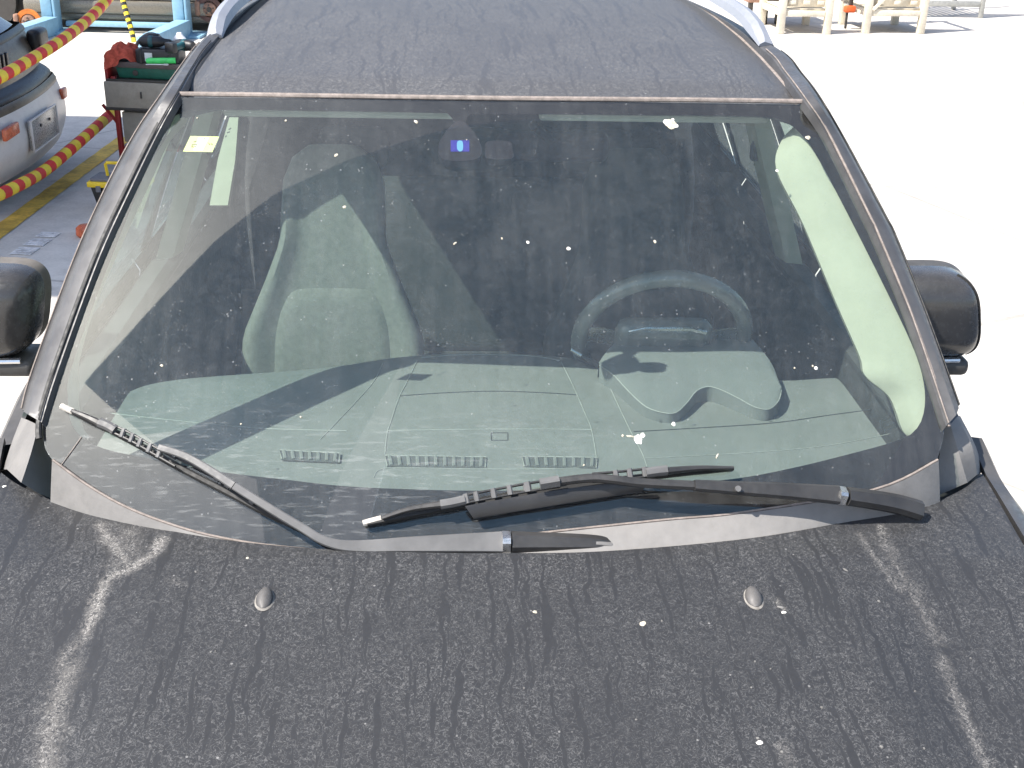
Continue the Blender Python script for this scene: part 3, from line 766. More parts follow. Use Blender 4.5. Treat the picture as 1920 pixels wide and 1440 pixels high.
# front fascia, tail, underbody ------------------------------------
def fas(u, v):
    x = lerp(-.92, .92, u); y = .58 + .30*(abs(x)/.92)**3; z = lerp(.86, .25, v)
    return V((x*(1-.04*v), y - .05*math.sin(math.pi*v), z))
fb = part('front_bumper', grid(fas, 40, 14), M['paint'], car)
part('grille', loft([[V((x, .545 + .30*(abs(x)/.92)**3 - .04, z)) for x in (-.45, -.25, 0, .25, .45)] for z in (.80, .70, .60)]), M['rubber'], fb)
for s in (-1, 1):
    part('headlight', rbox(.34, .16, .14, .05, 3, Matrix.Translation(V((s*.68, .70, .83))) @ Matrix.Rotation(s*.45, 4, 'Z')), M['chrome'], fb)
part('tailgate', grid(lambda u, v: V((lerp(-.84, .84, u)*lerp(.70, 1.10, min(1, v*1.6)), 4.72+.20*min(1, v*1.8), lerp(1.74, .30, v))), 12, 16), M['paint'], car)
part('rear_window', grid(lambda u, v: V((lerp(-.52, .52, u)*(1+.22*v), 4.715+.14*v+.012, lerp(1.66, 1.25, v))), 8, 6), M['privacy_glass'], car)
part('tail_closing_panel', loft([[V((x*w, 4.97, z)) for x in (-1, -.5, 0, .5, 1)] for z, w in ((.26, .95), (.75, .96), (1.2, .93), (1.5, .78), (1.72, .60))]), M['paint'], car)  # added sheet closing the rear gaps and window, keeps the cabin dark
part('underbody', box((0, 2.75, .28), (1.62, 4.0, .06), .01), M['int_dark'], car)
part('firewall', box((0, 1.72, .70), (1.60, .04, .74), .01), M['int_dark'], car)

# mirrors -----------------------------------------------------------
def supel(c, a, b, cc, e=.7, nu=28, nv=16, yflat=.35, tilt=0.):
    def sg(t, p): return math.copysign(abs(t)**p, t)
    v = []
    def fn(u, w):
        th = 2*math.pi*u; ph = math.pi*(w-.5)
        x = a*sg(math.cos(ph), e)*sg(math.cos(th), e); z = cc*sg(math.sin(ph), e); y = b*sg(math.cos(ph), e)*sg(math.sin(th), e)
        if y > 0: y *= yflat
        return V(c) + V((x + tilt*z, y, z))
    return grid(fn, nu, nv)
for s, c in ((-1, ony(-8, 576, 2.40)), (1, ony(1738, 578, 2.40))):
    hs = part('side_mirror', supel(c,   .100, .095, .096, .60, 40, 24, .35, -s*.20), M['mirror'], car)
    hs['label'] = 'dark door mirror on the left side of the picture' if s < 0 else 'dark door mirror on the right side of the picture'
    part('mirror_glass', supel(c + V((0, .030, 0)), .092, .006, .076, .6, 28, 14, 1., -s*.20), M['mirror_glass'], hs)
    # raised rear shell with its parting line
    def shell(u, w):
        a = lerp(-.25, 1.25, u)*math.pi
        rr = lerp(.985, 1.03, w)
        x = (.100*rr)*math.copysign(abs(math.cos(a))**.60, math.cos(a)); z = (.096*rr)*math.copysign(abs(math.sin(a))**.60, math.sin(a))
        return V((c.x + x - s*.20*z, c.y + lerp(-.012, .034, w), c.z + z))
    part('rear_shell', grid(shell, 40, 4), M['mirror_brown'] if s < 0 else M['mirror_lower'], hs)
    def face(th, ph):
        sg = lambda t, p: math.copysign(abs(t)**p, t)
        return V((c.x + .101*sg(math.cos(ph), .60)*sg(math.cos(th), .60) - s*.20*.097*sg(math.sin(ph), .60), c.y + .096*sg(math.cos(ph), .60)*sg(math.sin(th), .60), c.z + .097*sg(math.sin(ph), .60)))
    thc = 1.5*math.pi + s*.30*math.pi
    part('shell_seam', tube([face(thc, R_(k)) for k in range(-55, 66, 6)], .0022, 6), M['rubber'], hs)
    part('indicator_strip', bar([V((c.x + s*t, c.y-.070+.6*abs(t)**2, c.z-.094)) for t in (-.06, -.03, 0, .03, .06)], V((0, -.5, 1)), .012, .008), M['chrome'], hs)
    part('mirror_foot', rbox(.17, .10, .038, .014, 3, Matrix.Translation(V((c.x + s*.002, c.y-.022, c.z-.112)))), M['mirror_lower'], hs)
    part('mirror_arm', rbox(.12, .05, .04, .012, 2, Matrix.Translation(V((s*.95, c.y+.02, c.z-.115)))), M['mirror_lower'], hs)
# cabin -------------------------------------------------------------
DZ = 1.098
DRp = [(178, 800), (186, 772), (230, 728), (330, 701), (600, 683), (750, 664), (900, 657), (1060, 665), (1130, 684), (1300, 692), (1460, 703), (1600, 700), (1690, 745), (1700, 790)]
drear = sorted([(p.x, p.y) for p in (onz(a, b, DZ) for a, b in pix(DRp[1:-1], 6))])
def ydash(x): return interp(drear, x)
def zdash(x, y):
    t = (y-1.7)/.8
    return DZ - .010*(1-t)**2*0 + .004*math.cos(x*4) - .004
def dashpt(u, v):
    x = lerp(-.76, .78, u); yf = ywin(x, 1.085)+.012; yr = ydash(x)
    y = lerp(yf, yr, min(1, v/.88)); z = zdash(x, y) - .012*sstep(.12, 0, v)
    if v > .80: z -= .006*((v-.80)/.08)**2 if v <= .88 else .006
    if v > .88:
        k = (v-.88)/.12; y += .05*math.sin(k*1.5); z -= .20*k**1.4
    return V((x, y, z))
dash = part('dashboard', grid(dashpt, 110, 60), M['dash'], car)
def dline(pts, m='seam_dark', r=.0011, dz=.0006, n=6):
    pp = [onz(a, b, DZ) for a, b in pix(pts, n)]
    part('dash_seam', tube([V((p.x, p.y, zdash(p.x, p.y)+dz)) for p in pp], r, 6), M[m], dash)
dline([(750, 742), (830, 737), (930, 734), (1030, 737), (1080, 740)]); dline([(727, 807), (850, 806), (1000, 805), (1108, 805)], 'seam_light')
dline([(782, 676), (762, 718), (748, 745), (733, 790), (726, 812), (722, 850)], 'seam_light'); dline([(1052, 678), (1074, 722), (1095, 770), (1110, 808), (1120, 868)], 'seam_light', .0009)
dline([(200, 768), (330, 783), (460, 797), (560, 803), (650, 806)], 'seam_light'); dline([(1132, 700), (1160, 760), (1182, 806), (1205, 850), (1215, 880)], 'seam_light', .0008)
dline([(1188, 808), (1300, 800), (1450, 788), (1560, 772), (1680, 756)], 'seam_dark'); dline([(1205, 858), (1400, 845), (1550, 830), (1680, 805)], 'seam_light', .0008)
dline([(790, 671), (860, 666), (930, 666), (1000, 668), (1050, 676)], 'seam_light', .0012); dline([(600, 822), (660, 760), (700, 715), (718, 680)], 'seam_light', .0009)
for seg in ([(921, 812), (921, 826)], [(921, 826), (952, 826)], [(952, 826), (952, 812)], [(921, 812), (952, 812)]): dline(seg, 'seam_dark', .0009, n=2)
dline([(700, 895), (725, 877), (850, 879), (990, 880), (1120, 876)], 'seam_light', .0008)
def vent(x0, y0, x1, y1, n, hgt):
    a, b = onz(x0, y0, DZ), onz(x1, y1, DZ); a2, b2 = onz(x0+4, y0+hgt, DZ), onz(x1-2, y1+hgt, DZ)
    up = V((0, 0, .0012))
    o = part('demister_vent', ([a+up, b+up, b2+up, a2+up, a-up, b-up, b2-up, a2-up], [(0, 1, 2, 3), (4, 5, 6, 7), (0, 1, 5, 4), (1, 2, 6, 5), (2, 3, 7, 6), (3, 0, 4, 7)]), M['vent_slot'], dash, False)
    part('vent_frame', tube([a2+up, a+up*2, b+up*2, b2+up], .0014, 6), M['seam_light'], o)
    for k in range(n):
        t = (k+.5)/n; p = a.lerp(b, t); q = a2.lerp(b2, t)
        part('vent_fin', bar([p.lerp(q, .05)+up, p.lerp(q, .95)+up], V((0, 0, 1)), .0075, .003, .3), M['dash'], o)
vent(524, 846, 638, 852, 7, 16); vent(722, 856, 912, 859, 11, 19); vent(979, 858, 1120, 860, 8, 18)
# instrument hood with its two humps
top_px = [(1124, 684), (1140, 662), (1160, 642), (1185, 627), (1210, 621), (1240, 630), (1270, 640), (1295, 641), (1322, 634), (1350, 621), (1378, 621), (1405, 634), (1430, 660), (1452, 692), (1464, 728)]
bot_px = [(1124, 686), (1150, 704), (1180, 736), (1212, 764), (1245, 775), (1268, 774), (1288, 756), (1306, 734), (1328, 726), (1352, 732), (1385, 748), (1415, 764), (1442, 768), (1460, 752), (1465, 732)]
def gpad(p): return -(p.z - (1.103 + .10*(p.y-2.05)))
tp = [hit(a, b, gpad) for a, b in pix(top_px, 4)]
bp = [hit(a, b, gpad) for a, b in pix(bot_px, 4)]
rows = []
for k in range(11):
    t = k/10
    rows.append([a.lerp(b, t) + V((0, 0, .006))*math.sin(math.pi*t) for a, b in zip(tp, bp)])
back = [[p + V((0, .012, .001)) for p in tp], [p + V((0, .02, -.03)) for p in tp], [V((p.x, p.y+.03, 1.0)) for p in tp]]
skirt = [[V((p.x, p.y, DZ-.01)) for p in bp]]
ih = part('instrument_hood', loft(back[::-1]+rows+skirt), M['dash_hood'], dash)
part('hood_piping', tube([p + V((0, 0, .001)) for p in bp], .0012, 6), M['seam_light'], ih)
# steering wheel
wc = ony(1240, 634, 2.50); wu = V((0, -.42, .907)); wn_ax = V((0, .907, .42))
K = 56
def rimpt(u, v):
    a = 2*math.pi*u; b = 2*math.pi*v; d = V((1, 0, 0))*math.cos(a)+wu*math.sin(a)
    return wc + d*(.186+.019*math.cos(b)) + wn_ax*(.019*math.sin(b))
sw = part('steering_wheel', grid(rimpt, K, 14), M['wheel_leather'], car)
q = Matrix((V((1, 0, 0)), wu, wn_ax)).transposed().to_4x4()
def SW(g): return xf(g, Matrix.Translation(wc) @ q)
part('hub_pad', SW(rbox(.22, .15, .06, .03, 3, Matrix.Translation(V((0, -.01, -.01))))), M['wheel_leather'], sw)
for x0, y0, x1, y1, w_ in ((-.09, 0, -.185, .02, .045), (.09, 0, .185, .02, .045), (0, -.06, 0, -.185, .06)):
    part('spoke', SW(bar([(x0, y0, -.01), ((x0+x1)/2, (y0+y1)/2, -.004), (x1, y1, -.008)], V((0, 0, 1)), w_, .02, .4)), M['chrome'] if x0 else M['wheel_leather'], sw)
part('hub_trim', SW(bar([(-.085, .066, -.045), (-.05, .078, -.046), (.05, .078, -.046), (.085, .066, -.045)], V((0, .3, -1)), .010, .004)), M['chrome'], sw)
part('column_shroud', rbox(.13, .10, .10, .03, 3, Matrix.Translation(wc + V((0, -.03, -.09))) @ Matrix.Rotation(R_(-18), 4, 'X')), M['dash_hood'], car)
st = part('indicator_stalk', tube([ony(1128, 690, 2.46), ony(1105, 676, 2.47), ony(1090, 667, 2.475)], [.008, .007, .006], 10), M['wiper'], car)
part('stalk_tip', tube([ony(1092, 668, 2.475), ony(1070, 655, 2.48)], [.0055, .005], 10), M['chrome'], st)
# seats
def seat(cx, dark=False):
    T = Matrix.Translation(V((cx, 3.04, .86))) @ Matrix.Rotation(R_(-20), 4, 'X')
    m1, m2 = (M['seat'], M['seat_centre']) if not dark else (M['seat_shade'], M['seat_shade'])
    def bk(u, v):                                         # waisted backrest front and back as one closed skin
        a = 2*math.pi*u; w = interp([(0, .225), (.25, .25), (.45, .24), (.62, .175), (.72, .14), (.9, .135), (.97, .11), (1., .07)], v)
        x = w*math.copysign(abs(math.cos(a))**.55, math.cos(a)); y = math.copysign(abs(math.sin(a))**.7, math.sin(a))*.07
        if y < 0: y -= .045*sstep(.55, .95, abs(x)/w)*sstep(1., .7, v)
        return T @ V((x, y, lerp(-.34, .58, v)))
    v, f = grid(bk, 36, 30)
    f.append(tuple(30*37+i for i in range(36)))
    s = part('front_seat', (v, f), m1, car)
    def pn(u, v):
        a = 2*math.pi*u; r = v
        w_ = .165; x = w_*r*math.copysign(abs(math.cos(a))**.5, math.cos(a)); z = .26*r*math.copysign(abs(math.sin(a))**.5, math.sin(a)) - .055
        y = -.077 - .006*(1-r**4) + .03*max(0, r-.9)*10*.3
        return T @ V((x*(1-.12*(z+.28)), y, z))
    part('seat_panel', grid(pn, 40, 10), m2, s)
    part('seat_cushion', rbox(.50, .52, .16, .06, 4, Matrix.Translation(V((cx, 2.80, .50))) @ Matrix.Rotation(R_(6), 4, 'X')), m1, s)
    for d in (-.235, .235): part('seat_bolster', rbox(.08, .46, .12, .035, 3, Matrix.Translation(V((cx+d, 2.80, .58))) @ Matrix.Rotation(R_(6), 4, 'X')), m1, s)
    return s
s1 = seat(-.40); s1['label'] = 'grey cloth front seat lit by the sun'
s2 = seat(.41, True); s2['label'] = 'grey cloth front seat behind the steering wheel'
rs = part('rear_bench', rbox(1.30, .16, .62, .06, 4, Matrix.Translation(V((0, 3.98, .82))) @ Matrix.Rotation(R_(-20), 4, 'X')), M['seat_shade'], car)
part('bench_cushion', rbox(1.30, .50, .18, .06, 4, Matrix.Translation(V((0, 3.70, .48)))), M['seat_shade'], rs)
for x in (-.42, 0, .42): part('headrest', rbox(.24, .09, .15, .04, 3, Matrix.Translation(V((x, 4.12, 1.20)))), M['seat_shade'], rs)
part('centre_console', rbox(.24, .85, .30, .05, 3, Matrix.Translation(V((0, 2.80, .52)))), M['int_dark'], car)
part('cabin_floor', box((0, 3.2, .33), (1.58, 2.9, .04), .005), M['carpet'], car)
part('headliner', grid(lambda u, v: V((lerp(-.60, .60, u), lerp(2.36, 4.6, v), zroof(lerp(-.60, .60, u), lerp(2.36, 4.6, v))-.05)), 20, 20), M['headliner'], car)
# cream windscreen pillar trims, just inside the glass
tin = {1: [(1488, 238), (1464, 266), (1456, 318), (1506, 420), (1568, 568), (1612, 668), (1622, 704), (1664, 740), (1680, 772), (1692, 806), (1706, 822)]}
tout = {1: [(1494, 236), (1528, 283), (1550, 330), (1605, 420), (1685, 572), (1724, 662), (1740, 704), (1745, 740), (1746, 772), (1744, 800), (1730, 830)]}
ctr = 926
tin[-1] = [(352, 222), (318, 262), (290, 322), (245, 420), (180, 568), (150, 668), (146, 704), (146, 740), (148, 772), (155, 806), (165, 822)]; tout[-1] = [(330, 230), (295, 285), (270, 330), (228, 420), (162, 572), (126, 662), (112, 704), (110, 740), (112, 772), (118, 800), (130, 830)]
for s in (-1, 1):
    a = [W(*q, -.050) for q in pix(tin[s], 5)]; b = [W(*q, -.012) for q in pix(tout[s], 5)]
    a2 = [p + V((s*.015, .05, -.02)) for p in a]
    o = part('pillar_trim', loft([a2, a, [p.lerp(r, .3)+V((0, -.006, .006)) for p, r in zip(a, b)], [p.lerp(r, .6)+V((0, -.006, .006)) for p, r in zip(a, b)], b]), M['cream'], car)
    o['label'] = 'cream trim on the inside of the windscreen pillar'
q4 = [ony(430, 220, 3.50), ony(447, 220, 3.50), ony(441, 300, 3.39), ony(427, 385, 3.28), ony(393, 385, 3.28), ony(408, 300, 3.39)]  # made-up panel tilted to catch the sun as a bright strip
bk_ = [p + V((0, .03, -.012)) for p in q4]
part('bright_strip_panel', (q4+bk_, [(0, 1, 2, 5), (5, 2, 3, 4), (6, 7, 8, 11), (11, 8, 9, 10)] + [(i, (i+1) % 6, 6+(i+1) % 6, 6+i) for i in range(6)]), M['cream'], car, False)
# sensor pod, rear-view mirror, sun visors
def plate(px, off, th, n=5, closed=True):
    pp = [(p.x, p.y) for p in crom([V((a, b, 0)) for a, b in px], n, True)] if n > 1 else px
    A = [W(a, b, off) for a, b in pp]; B = [p - nwin(p)*th for p in A]; k = len(A)
    return A+B, [tuple(range(k)), tuple(range(k, 2*k))] + [(i, (i+1) % k, k+(i+1) % k, k+i) for i in range(k)]
sp = part('sensor_pod', plate([(862, 226), (884, 242), (902, 272), (898, 296), (862, 302), (828, 296), (822, 272), (840, 242)], -.004, .02), M['sensor'], windshield, False)
part('sensor_lens', plate([(845, 263), (880, 263), (880, 284), (845, 284)], -.0025, .002, 1), M['sensor_blue'], sp, False)
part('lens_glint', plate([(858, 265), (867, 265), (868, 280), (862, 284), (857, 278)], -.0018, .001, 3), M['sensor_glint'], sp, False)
part('camera_pod', plate([(914, 265), (955, 265), (961, 280), (960, 297), (914, 297), (910, 280)], -.004, .02, 3), M['sensor'], windshield, False)
rm = part('rear_view_mirror', rbox(.235, .035, .062, .016, 3, Matrix.Translation(ony(1035, 275, 2.44))), M['sensor'], car)
part('mirror_stem', tube([ony(1035, 262, 2.44), ony(1000, 235, 2.33)], .010, 8), M['sensor'], rm)
for x in (-.30, .32): part('sun_visor', rbox(.46, .16, .016, .007, 2, Matrix.Translation(V((x, 2.46, 1.675))) @ Matrix.Rotation(R_(6), 4, 'X')), M['headliner'], car)
# sticker and etched mark on the glass
sk = part('inspection_sticker', plate([(357, 255), (411, 256), (398, 285), (343, 284)], -.0012, .0006, 1), M['sticker'], windshield, False)
sk['label'] = 'yellow paper sticker behind the glass'
part('sticker_print', plate([(372, 258), (392, 258), (380, 282), (362, 282)], -.0008, .0003, 1), M['sticker_white'], sk, False)
for q in ([(361, 270), (369, 270), (369, 271.5), (361, 271.5)], [(359, 274.5), (367, 274.5), (367, 276), (359, 276)], [(360, 270), (361.5, 270), (360, 276), (358.5, 276)], [(368, 270), (369.5, 270), (367.5, 276), (366, 276)],
          [(363, 265), (369, 264), (369, 265.5), (363, 266.5)], [(382, 259), (385, 259), (384, 261), (381.5, 261)], [(391, 267), (394, 270), (393, 272), (390, 269)], [(396, 268), (399, 270), (398, 272), (395, 270)]):
    part('sticker_mark', plate(q, -.0006, .0002, 1), M['sticker_ink'], sk, False)
for q in ([(1652, 785), (1668, 780), (1668, 781.4), (1652, 786.4)], [(1654, 791), (1672, 785), (1672, 786.6), (1654, 792.6)], [(1660, 798), (1677, 792), (1677, 793.6), (1660, 799.6)], [(1659, 807), (1680, 800), (1680, 801.8), (1659, 808.8)],
          [(1648, 787), (1651, 786), (1652, 802), (1649, 803)], [(1657, 802), (1660, 801), (1661, 810), (1658, 811)], [(1668, 803), (1681, 800), (1681, 801.5), (1668, 805)]):
    part('etched_mark', plate(q, -.001, .0003, 1), M['seam_dark'], windshield, False)
for a in ([(425, 248), (431, 246), (431, 248), (426, 250)], [(428, 242), (433, 239), (434, 241), (429, 244)], [(422, 255), (425, 253), (425, 256), (422, 258)]):
    part('etched_mark', plate(a, -.001, .0003, 1), M['seam_dark'], windshield, False)

# ------------------------------------------------------------------ yard: surroundings in world coordinates
B = {}
B['steel_red'] = mat('worn_red_steel', (.28, .018, .018), .45, var=.3)
B['beige'] = mat('beige_drawer_steel', (.30, .27, .22), .55, var=.12)
B['dark_steel'] = mat('dark_steel', (.05, .045, .04), .5)
B['green'] = mat('dark_green_tray', (.015, .11, .075), .45, var=.2)
B['tray_rim'] = mat('brown_grey_tray_rim', (.10, .08, .075), .5)
B['rag'] = mat('red_shop_rag', (.42, .085, .055), .9, var=.35, scale=25, spec=.1)
B['black'] = mat('black_tool_plastic', (.015, .016, .018), .45)
B['teal'] = mat('teal_tool_plastic', (.012, .07, .08), .4)
B['label'] = mat('white_tool_label', (.6, .6, .6), .6)
B['bright_green'] = mat('bright_green_plastic', (.06, .62, .14), .4)
B['grey'] = mat('grey_plastic', (.13, .13, .14), .6)
B['hose'] = mat('grey_hose', (.10, .095, .09), .6)
B['yellow'] = mat('yellow_plastic', (.75, .52, .02), .45, var=.1)
B['white'] = mat('white_paper', (.75, .75, .75), .7)
B['castor'] = mat('grey_castor', (.09, .09, .09), .7)
B['red_stripe'] = mat('red_stripe_foam', (.62, .028, .02), .6, var=.15)
B['yel_stripe'] = mat('yellow_stripe_foam', (.80, .56, .03), .6, var=.12)
B['blk_stripe'] = mat('black_chain_stripe', (.02, .02, .02), .6)
B['line'] = mat('worn_yellow_floor_paint', (.55, .36, .06), .8, var=.4, scale=5)
B['line_white'] = mat('worn_white_floor_paint', (.62, .61, .60), .8, var=.4, scale=8)
B['blue'] = mat('light_blue_lift_paint', (.24, .42, .54), .45, var=.1)
B['silver'] = mat('silver_car_paint', (.34, .34, .33), .3, .4, var=.04)
B['beige_paint'] = mat('champagne_car_paint', (.20, .18, .145), .3, .4, var=.05)
B['white_paint'] = mat('white_bumper_paint', (.58, .55, .52), .35, var=.05)
B['gloss_dark'] = mat('dark_gloss_car_paint', (.012, .011, .011), .35, var=.2, spec=.35)
B['brown_gloss'] = mat('bronze_gloss_paint', (.07, .055, .038), .35, .1, var=.35)
B['orange_lamp'] = mat('orange_reflector', (.52, .12, .05), .25, var=.25, scale=40)
B['car_glass'] = mat('grey_car_glass', (.10, .115, .12), .08, var=.1)
B['disc'] = mat('rusty_orange_disc', (.60, .17, .025), .6, var=.3, scale=9)
B['hub'] = mat('rusty_brown_hub', (.28, .16, .11), .6, .2, var=.4)
B['hub_dark'] = mat('dark_hub', (.10, .05, .04), .6, var=.4)
B['crate'] = mat('sun_bleached_crate_steel', (.62, .56, .45), .6, var=.15, scale=6)
B['crate_sheet'] = mat('pale_crate_sheet', (.55, .49, .38), .7, var=.12, scale=4)
B['orange'] = mat('orange_clamp', (.70, .12, .03), .5)
B['canopy'] = mat('added_canopy_blue', (.17, .33, .58), .7)  # blue of the added canopies, tints their reflection in the windscreen
B['mesh_wire'] = mat('galvanised_wire', (.35, .35, .33), .5, .3)
def ob(name, vf, m, parent=None, smooth=True): return obj(name, vf, m, parent, smooth)

# striped barrier cords
def striped(name, px, rad, label, n, mats=('red_stripe', 'yel_stripe'), seg=12, start=0, grp=None):
    pp = crom([wdep(a, b, d) for a, b, d in px], 14); pp = resample(pp, n*3+1)
    base = pp[0].copy()
    v, f = tube([p-base for p in pp], rad, seg, True)
    me = mesh(name, (v, f))
    me.materials.append(B[mats[0]]); me.materials.append(B[mats[1]])
    nring = n*3
    for p in me.polygons:
        k = p.vertices[0]//seg
        kk = min(min(x for x in p.vertices)//seg, nring-1)
        p.material_index = (kk//3+start) % 2
    o = bpy.data.objects.new(name, me); COL.objects.link(o); o.location = base
    return tag(o, label, 'barrier', grp)
striped('barrier_cord', [(-170, 205, 6.3), (-20, 153, 7.0), (55, 113, 7.5), (120, 72, 8.0), (170, 32, 8.5), (206, -8, 8.9), (240, -60, 9.2)], .038, 'upper red and yellow striped barrier cord, near the brake disc', 40, start=1, grp='striped barrier cords')
striped('barrier_cord', [(-170, 425, 6.3), (-20, 372, 7.0), (30, 350, 7.3), (80, 322, 7.7), (130, 282, 8.1), (175, 243, 8.5), (211, 211, 8.8)], .038, 'lower red and yellow striped barrier cord, ending at the tool cart', 32, start=0, grp='striped barrier cords')
striped('hazard_chain', [(226, -20, 13.6), (233, 10, 13.6), (240, 35, 13.6), (247, 58, 13.6), (251, 78, 13.6)], .030, 'thin black and yellow chain hanging in front of the raised car', 16, ('blk_stripe', 'yel_stripe'), 8)

# tool cart ---------------------------------------------------------
c0 = gnd(224, 318); c0.z = 0
ppm = FPX/((c0-CPOS).dot(_fw))
cart = empty('tool_cart', c0, R_(-6), 'red framed tool cart with beige drawer boxes, loaded with tools', 'tool cart')
WD, DP = .80, .46
def cpart(name, g, m, smooth=True, parent=None): return ob(name, g, B[m], parent or cart, smooth)
for x in (.03, WD-.03):
    for y in (.03, DP-.03):
        lg = cpart('leg', box((x, y, .49), (.045, .045, .74), .006), 'steel_red')
        cs = cpart('castor', cyl((x-.02, y-.02, .06), (x+.02, y-.02, .06), .06, 20, None, .01), 'castor')
        cpart('fork', box((x, y-.005, .10), (.05, .04, .06), .006), 'grey', True, cs)
cpart('brace', bar([(-.10, .02, .60), (-.03, .03, .50), (.03, .03, .42)], V((0, -1, 0)), .03, .012), 'steel_red')
up_ = cpart('drawer_box', box((WD/2-.02, DP/2, .70), (WD+.06, DP+.06, .24), .012), 'beige')
cpart('drawer_lip', box((WD/2-.02, -.008, .575), (WD+.07, .05, .03), .006), 'dark_steel', True, up_)
cpart('drawer_handle', box((.30, -.035, .71), (.012, .02, .06), .004), 'dark_steel', True, up_)
cpart('drawer_box', box((WD/2+.02, DP/2, .40), (WD-.10, DP-.04, .28), .012), 'beige')
cpart('shelf', box((WD/2, DP/2, .20), (WD-.06, DP-.04, .02), .004), 'steel_red')
tr_ = cpart('side_rail', box((-.025, DP/2, .90), (.03, DP, .17), .006), 'steel_red')
cpart('top_deck', box((WD/2-.02, DP/2, .83), (WD+.02, DP+.02, .02), .004), 'dark_steel')
cart.scale = (.76, .76, .76)
def onc(p): return Matrix.Translation(c0) @ Matrix.Rotation(R_(-6), 4, 'Z') @ (V(p)*.76)
def thing(name, loc, rz, label, cat, grp=None):
    o = empty(name, onc(loc), R_(-6)+rz, label, cat, grp); o.scale = (.76,)*3; return o
t = thing('parts_tray', (.42, .20, .842), 0, 'dark green tray with a brown rim lying on the tool cart', 'tray')
ob('tray_body', xf(rbox(.74, .34, .11, .012, 2, None, .93), Matrix.Translation(V((0, 0, .057)))), B['green'], t)
for g in (box((0, -.175, .125), (.76, .022, .05), .005), box((0, .175, .125), (.76, .022, .05), .005)): ob('rim', g, B['tray_rim'], t)
for g in (box((-.375, 0, .126), (.022, .326, .048), .005), box((.375, 0, .126), (.022, .326, .048), .005)): ob('rim', g, B['tray_rim'], t)
ob('emblem', lathe([(0, .004), (.022, .004), (.026, 0)], 18, lambda p: V((-.18+p.x, -.172-p.z, .055+p.y))), B['dark_steel'], t)
# crumpled rag
def ragpt(u, v):
    x, y = (u-.5)*.34, (v-.5)*.30
    r = math.hypot(x/.17, y/.15)
    z = .15*max(0, 1-r**2*.8)**.8 + .045*noise.noise(V((x*17, y*17, 2)))+.03*abs(noise.noise(V((x*9, y*22, 5)))) - .05*sstep(.8, 1.3, r)
    return V((x + .03*noise.noise(V((u*5, v*5, 9))), y, z))
rg_ = ob('shop_rag', grid(ragpt, 36, 30), B['rag']); rg_.location = onc((.10, .14, .985)); rg_.rotation_euler = (0, 0, .2); rg_.scale = (.76,)*3
tag(rg_, 'crumpled red shop rag on the left corner of the tool cart', 'rag')
cl_ = ob('cable_loop', tube(crom([V((-.12, 0, .02)), V((-.07, .03, .16)), V((.03, .05, .24)), V((.13, .05, .22)), V((.20, .04, .12)), V((.22, .02, .0))], 6), .016, 10), B['hose']); cl_.scale = (.76,)*3; cl_.location = onc((.22, .34, .95)); tag(cl_, 'grey hose loop arching up behind the red rag', 'hose')
def drill(loc, rz, label, k=1.):
    d = thing('cordless_drill', loc, rz, label, 'drill', 'cordless drills on the tool cart')
    ob('body', xf(lathe([(0, -.13), (.035, -.13), (.046, -.11), (.050, -.04), (.048, .04), (.036, .08), (.030, .09), (.024, .14), (.012, .16), (0, .16)], 20), Matrix.Rotation(R_(90), 4, 'Y') @ Matrix.Scale(k, 4)), B['black'], d)
    ob('band', xf(lathe([(.0505, -.05), (.053, -.045), (.053, -.015), (.0505, -.01)], 20), Matrix.Rotation(R_(90), 4, 'Y') @ Matrix.Scale(k, 4)), B['teal'], d)
    ob('grip', xf(rbox(.05, .055, .15, .02, 3), Matrix.Translation(V((-.05, .10, 0))) @ Matrix.Rotation(R_(80), 4, 'X')), B['teal'], d)
    ob('battery', rbox(.11, .06, .09, .015, 2, Matrix.Translation(V((-.05, .19, 0)))), B['black'], d)
drill((.42, .10, 1.17), .15, 'black and teal cordless drill on top of the black case, next to the rag')
drill((.70, .06, 1.16), 2.7, 'black and teal cordless drill half hidden by the car roof')
t = thing('tool_case', (.46, .12, .985), .05, 'black tool case with a white label in the tray on the cart', 'case')
ob('shell', rbox(.40, .22, .13, .02, 3, Matrix.Translation(V((0, 0, .065)))), B['black'], t)
for x in (-.15, .12): ob('rib', rbox(.03, .23, .135, .006, 1, Matrix.Translation(V((x, 0, .065)))), B['black'], t)
ob('paper_label', rbox(.07, .004, .075, .001, 1, Matrix.Translation(V((-.075, -.113, .062)))), B['label'], t)
gt = ob('green_tube', tube([V((0, 0, 0)), V((.02, 0, .003)), V((.26, .01, .01))], [.022, .026, .026], 14), B['bright_green']); gt.scale = (.76,)*3; gt.location = onc((.38, -.02, 1.015)); tag(gt, 'bright green plastic tube at the front of the tray', 'tube')
sp_ = ob('spanner', join(bar([(0, 0, 0), (.08, .0, .002), (.16, .01, .0)], V((0, 0, 1)), .018, .006), lathe([(.012, 0), (.024, 0), (.024, .008), (.012, .008), (.012, 0)], 16, lambda p: V((.175+p.x, .01+p.y, p.z)))), B['label']); sp_.scale = (.76,)*3; sp_.location = onc((.40, -.09, .995)); tag(sp_, 'small shiny spanner lying on the tray rim below the green tube', 'spanner')
bag = ob('white_bottle', lathe([(0, 0), (.05, 0), (.055, .02), (.055, .10), (.03, .13), (.02, .15), (0, .15)], 20), B['white']); bag.scale = (.76,)*3; bag.location = onc((.58, .30, 1.08)); tag(bag, 'pale bottle standing behind the cordless drills', 'bottle')

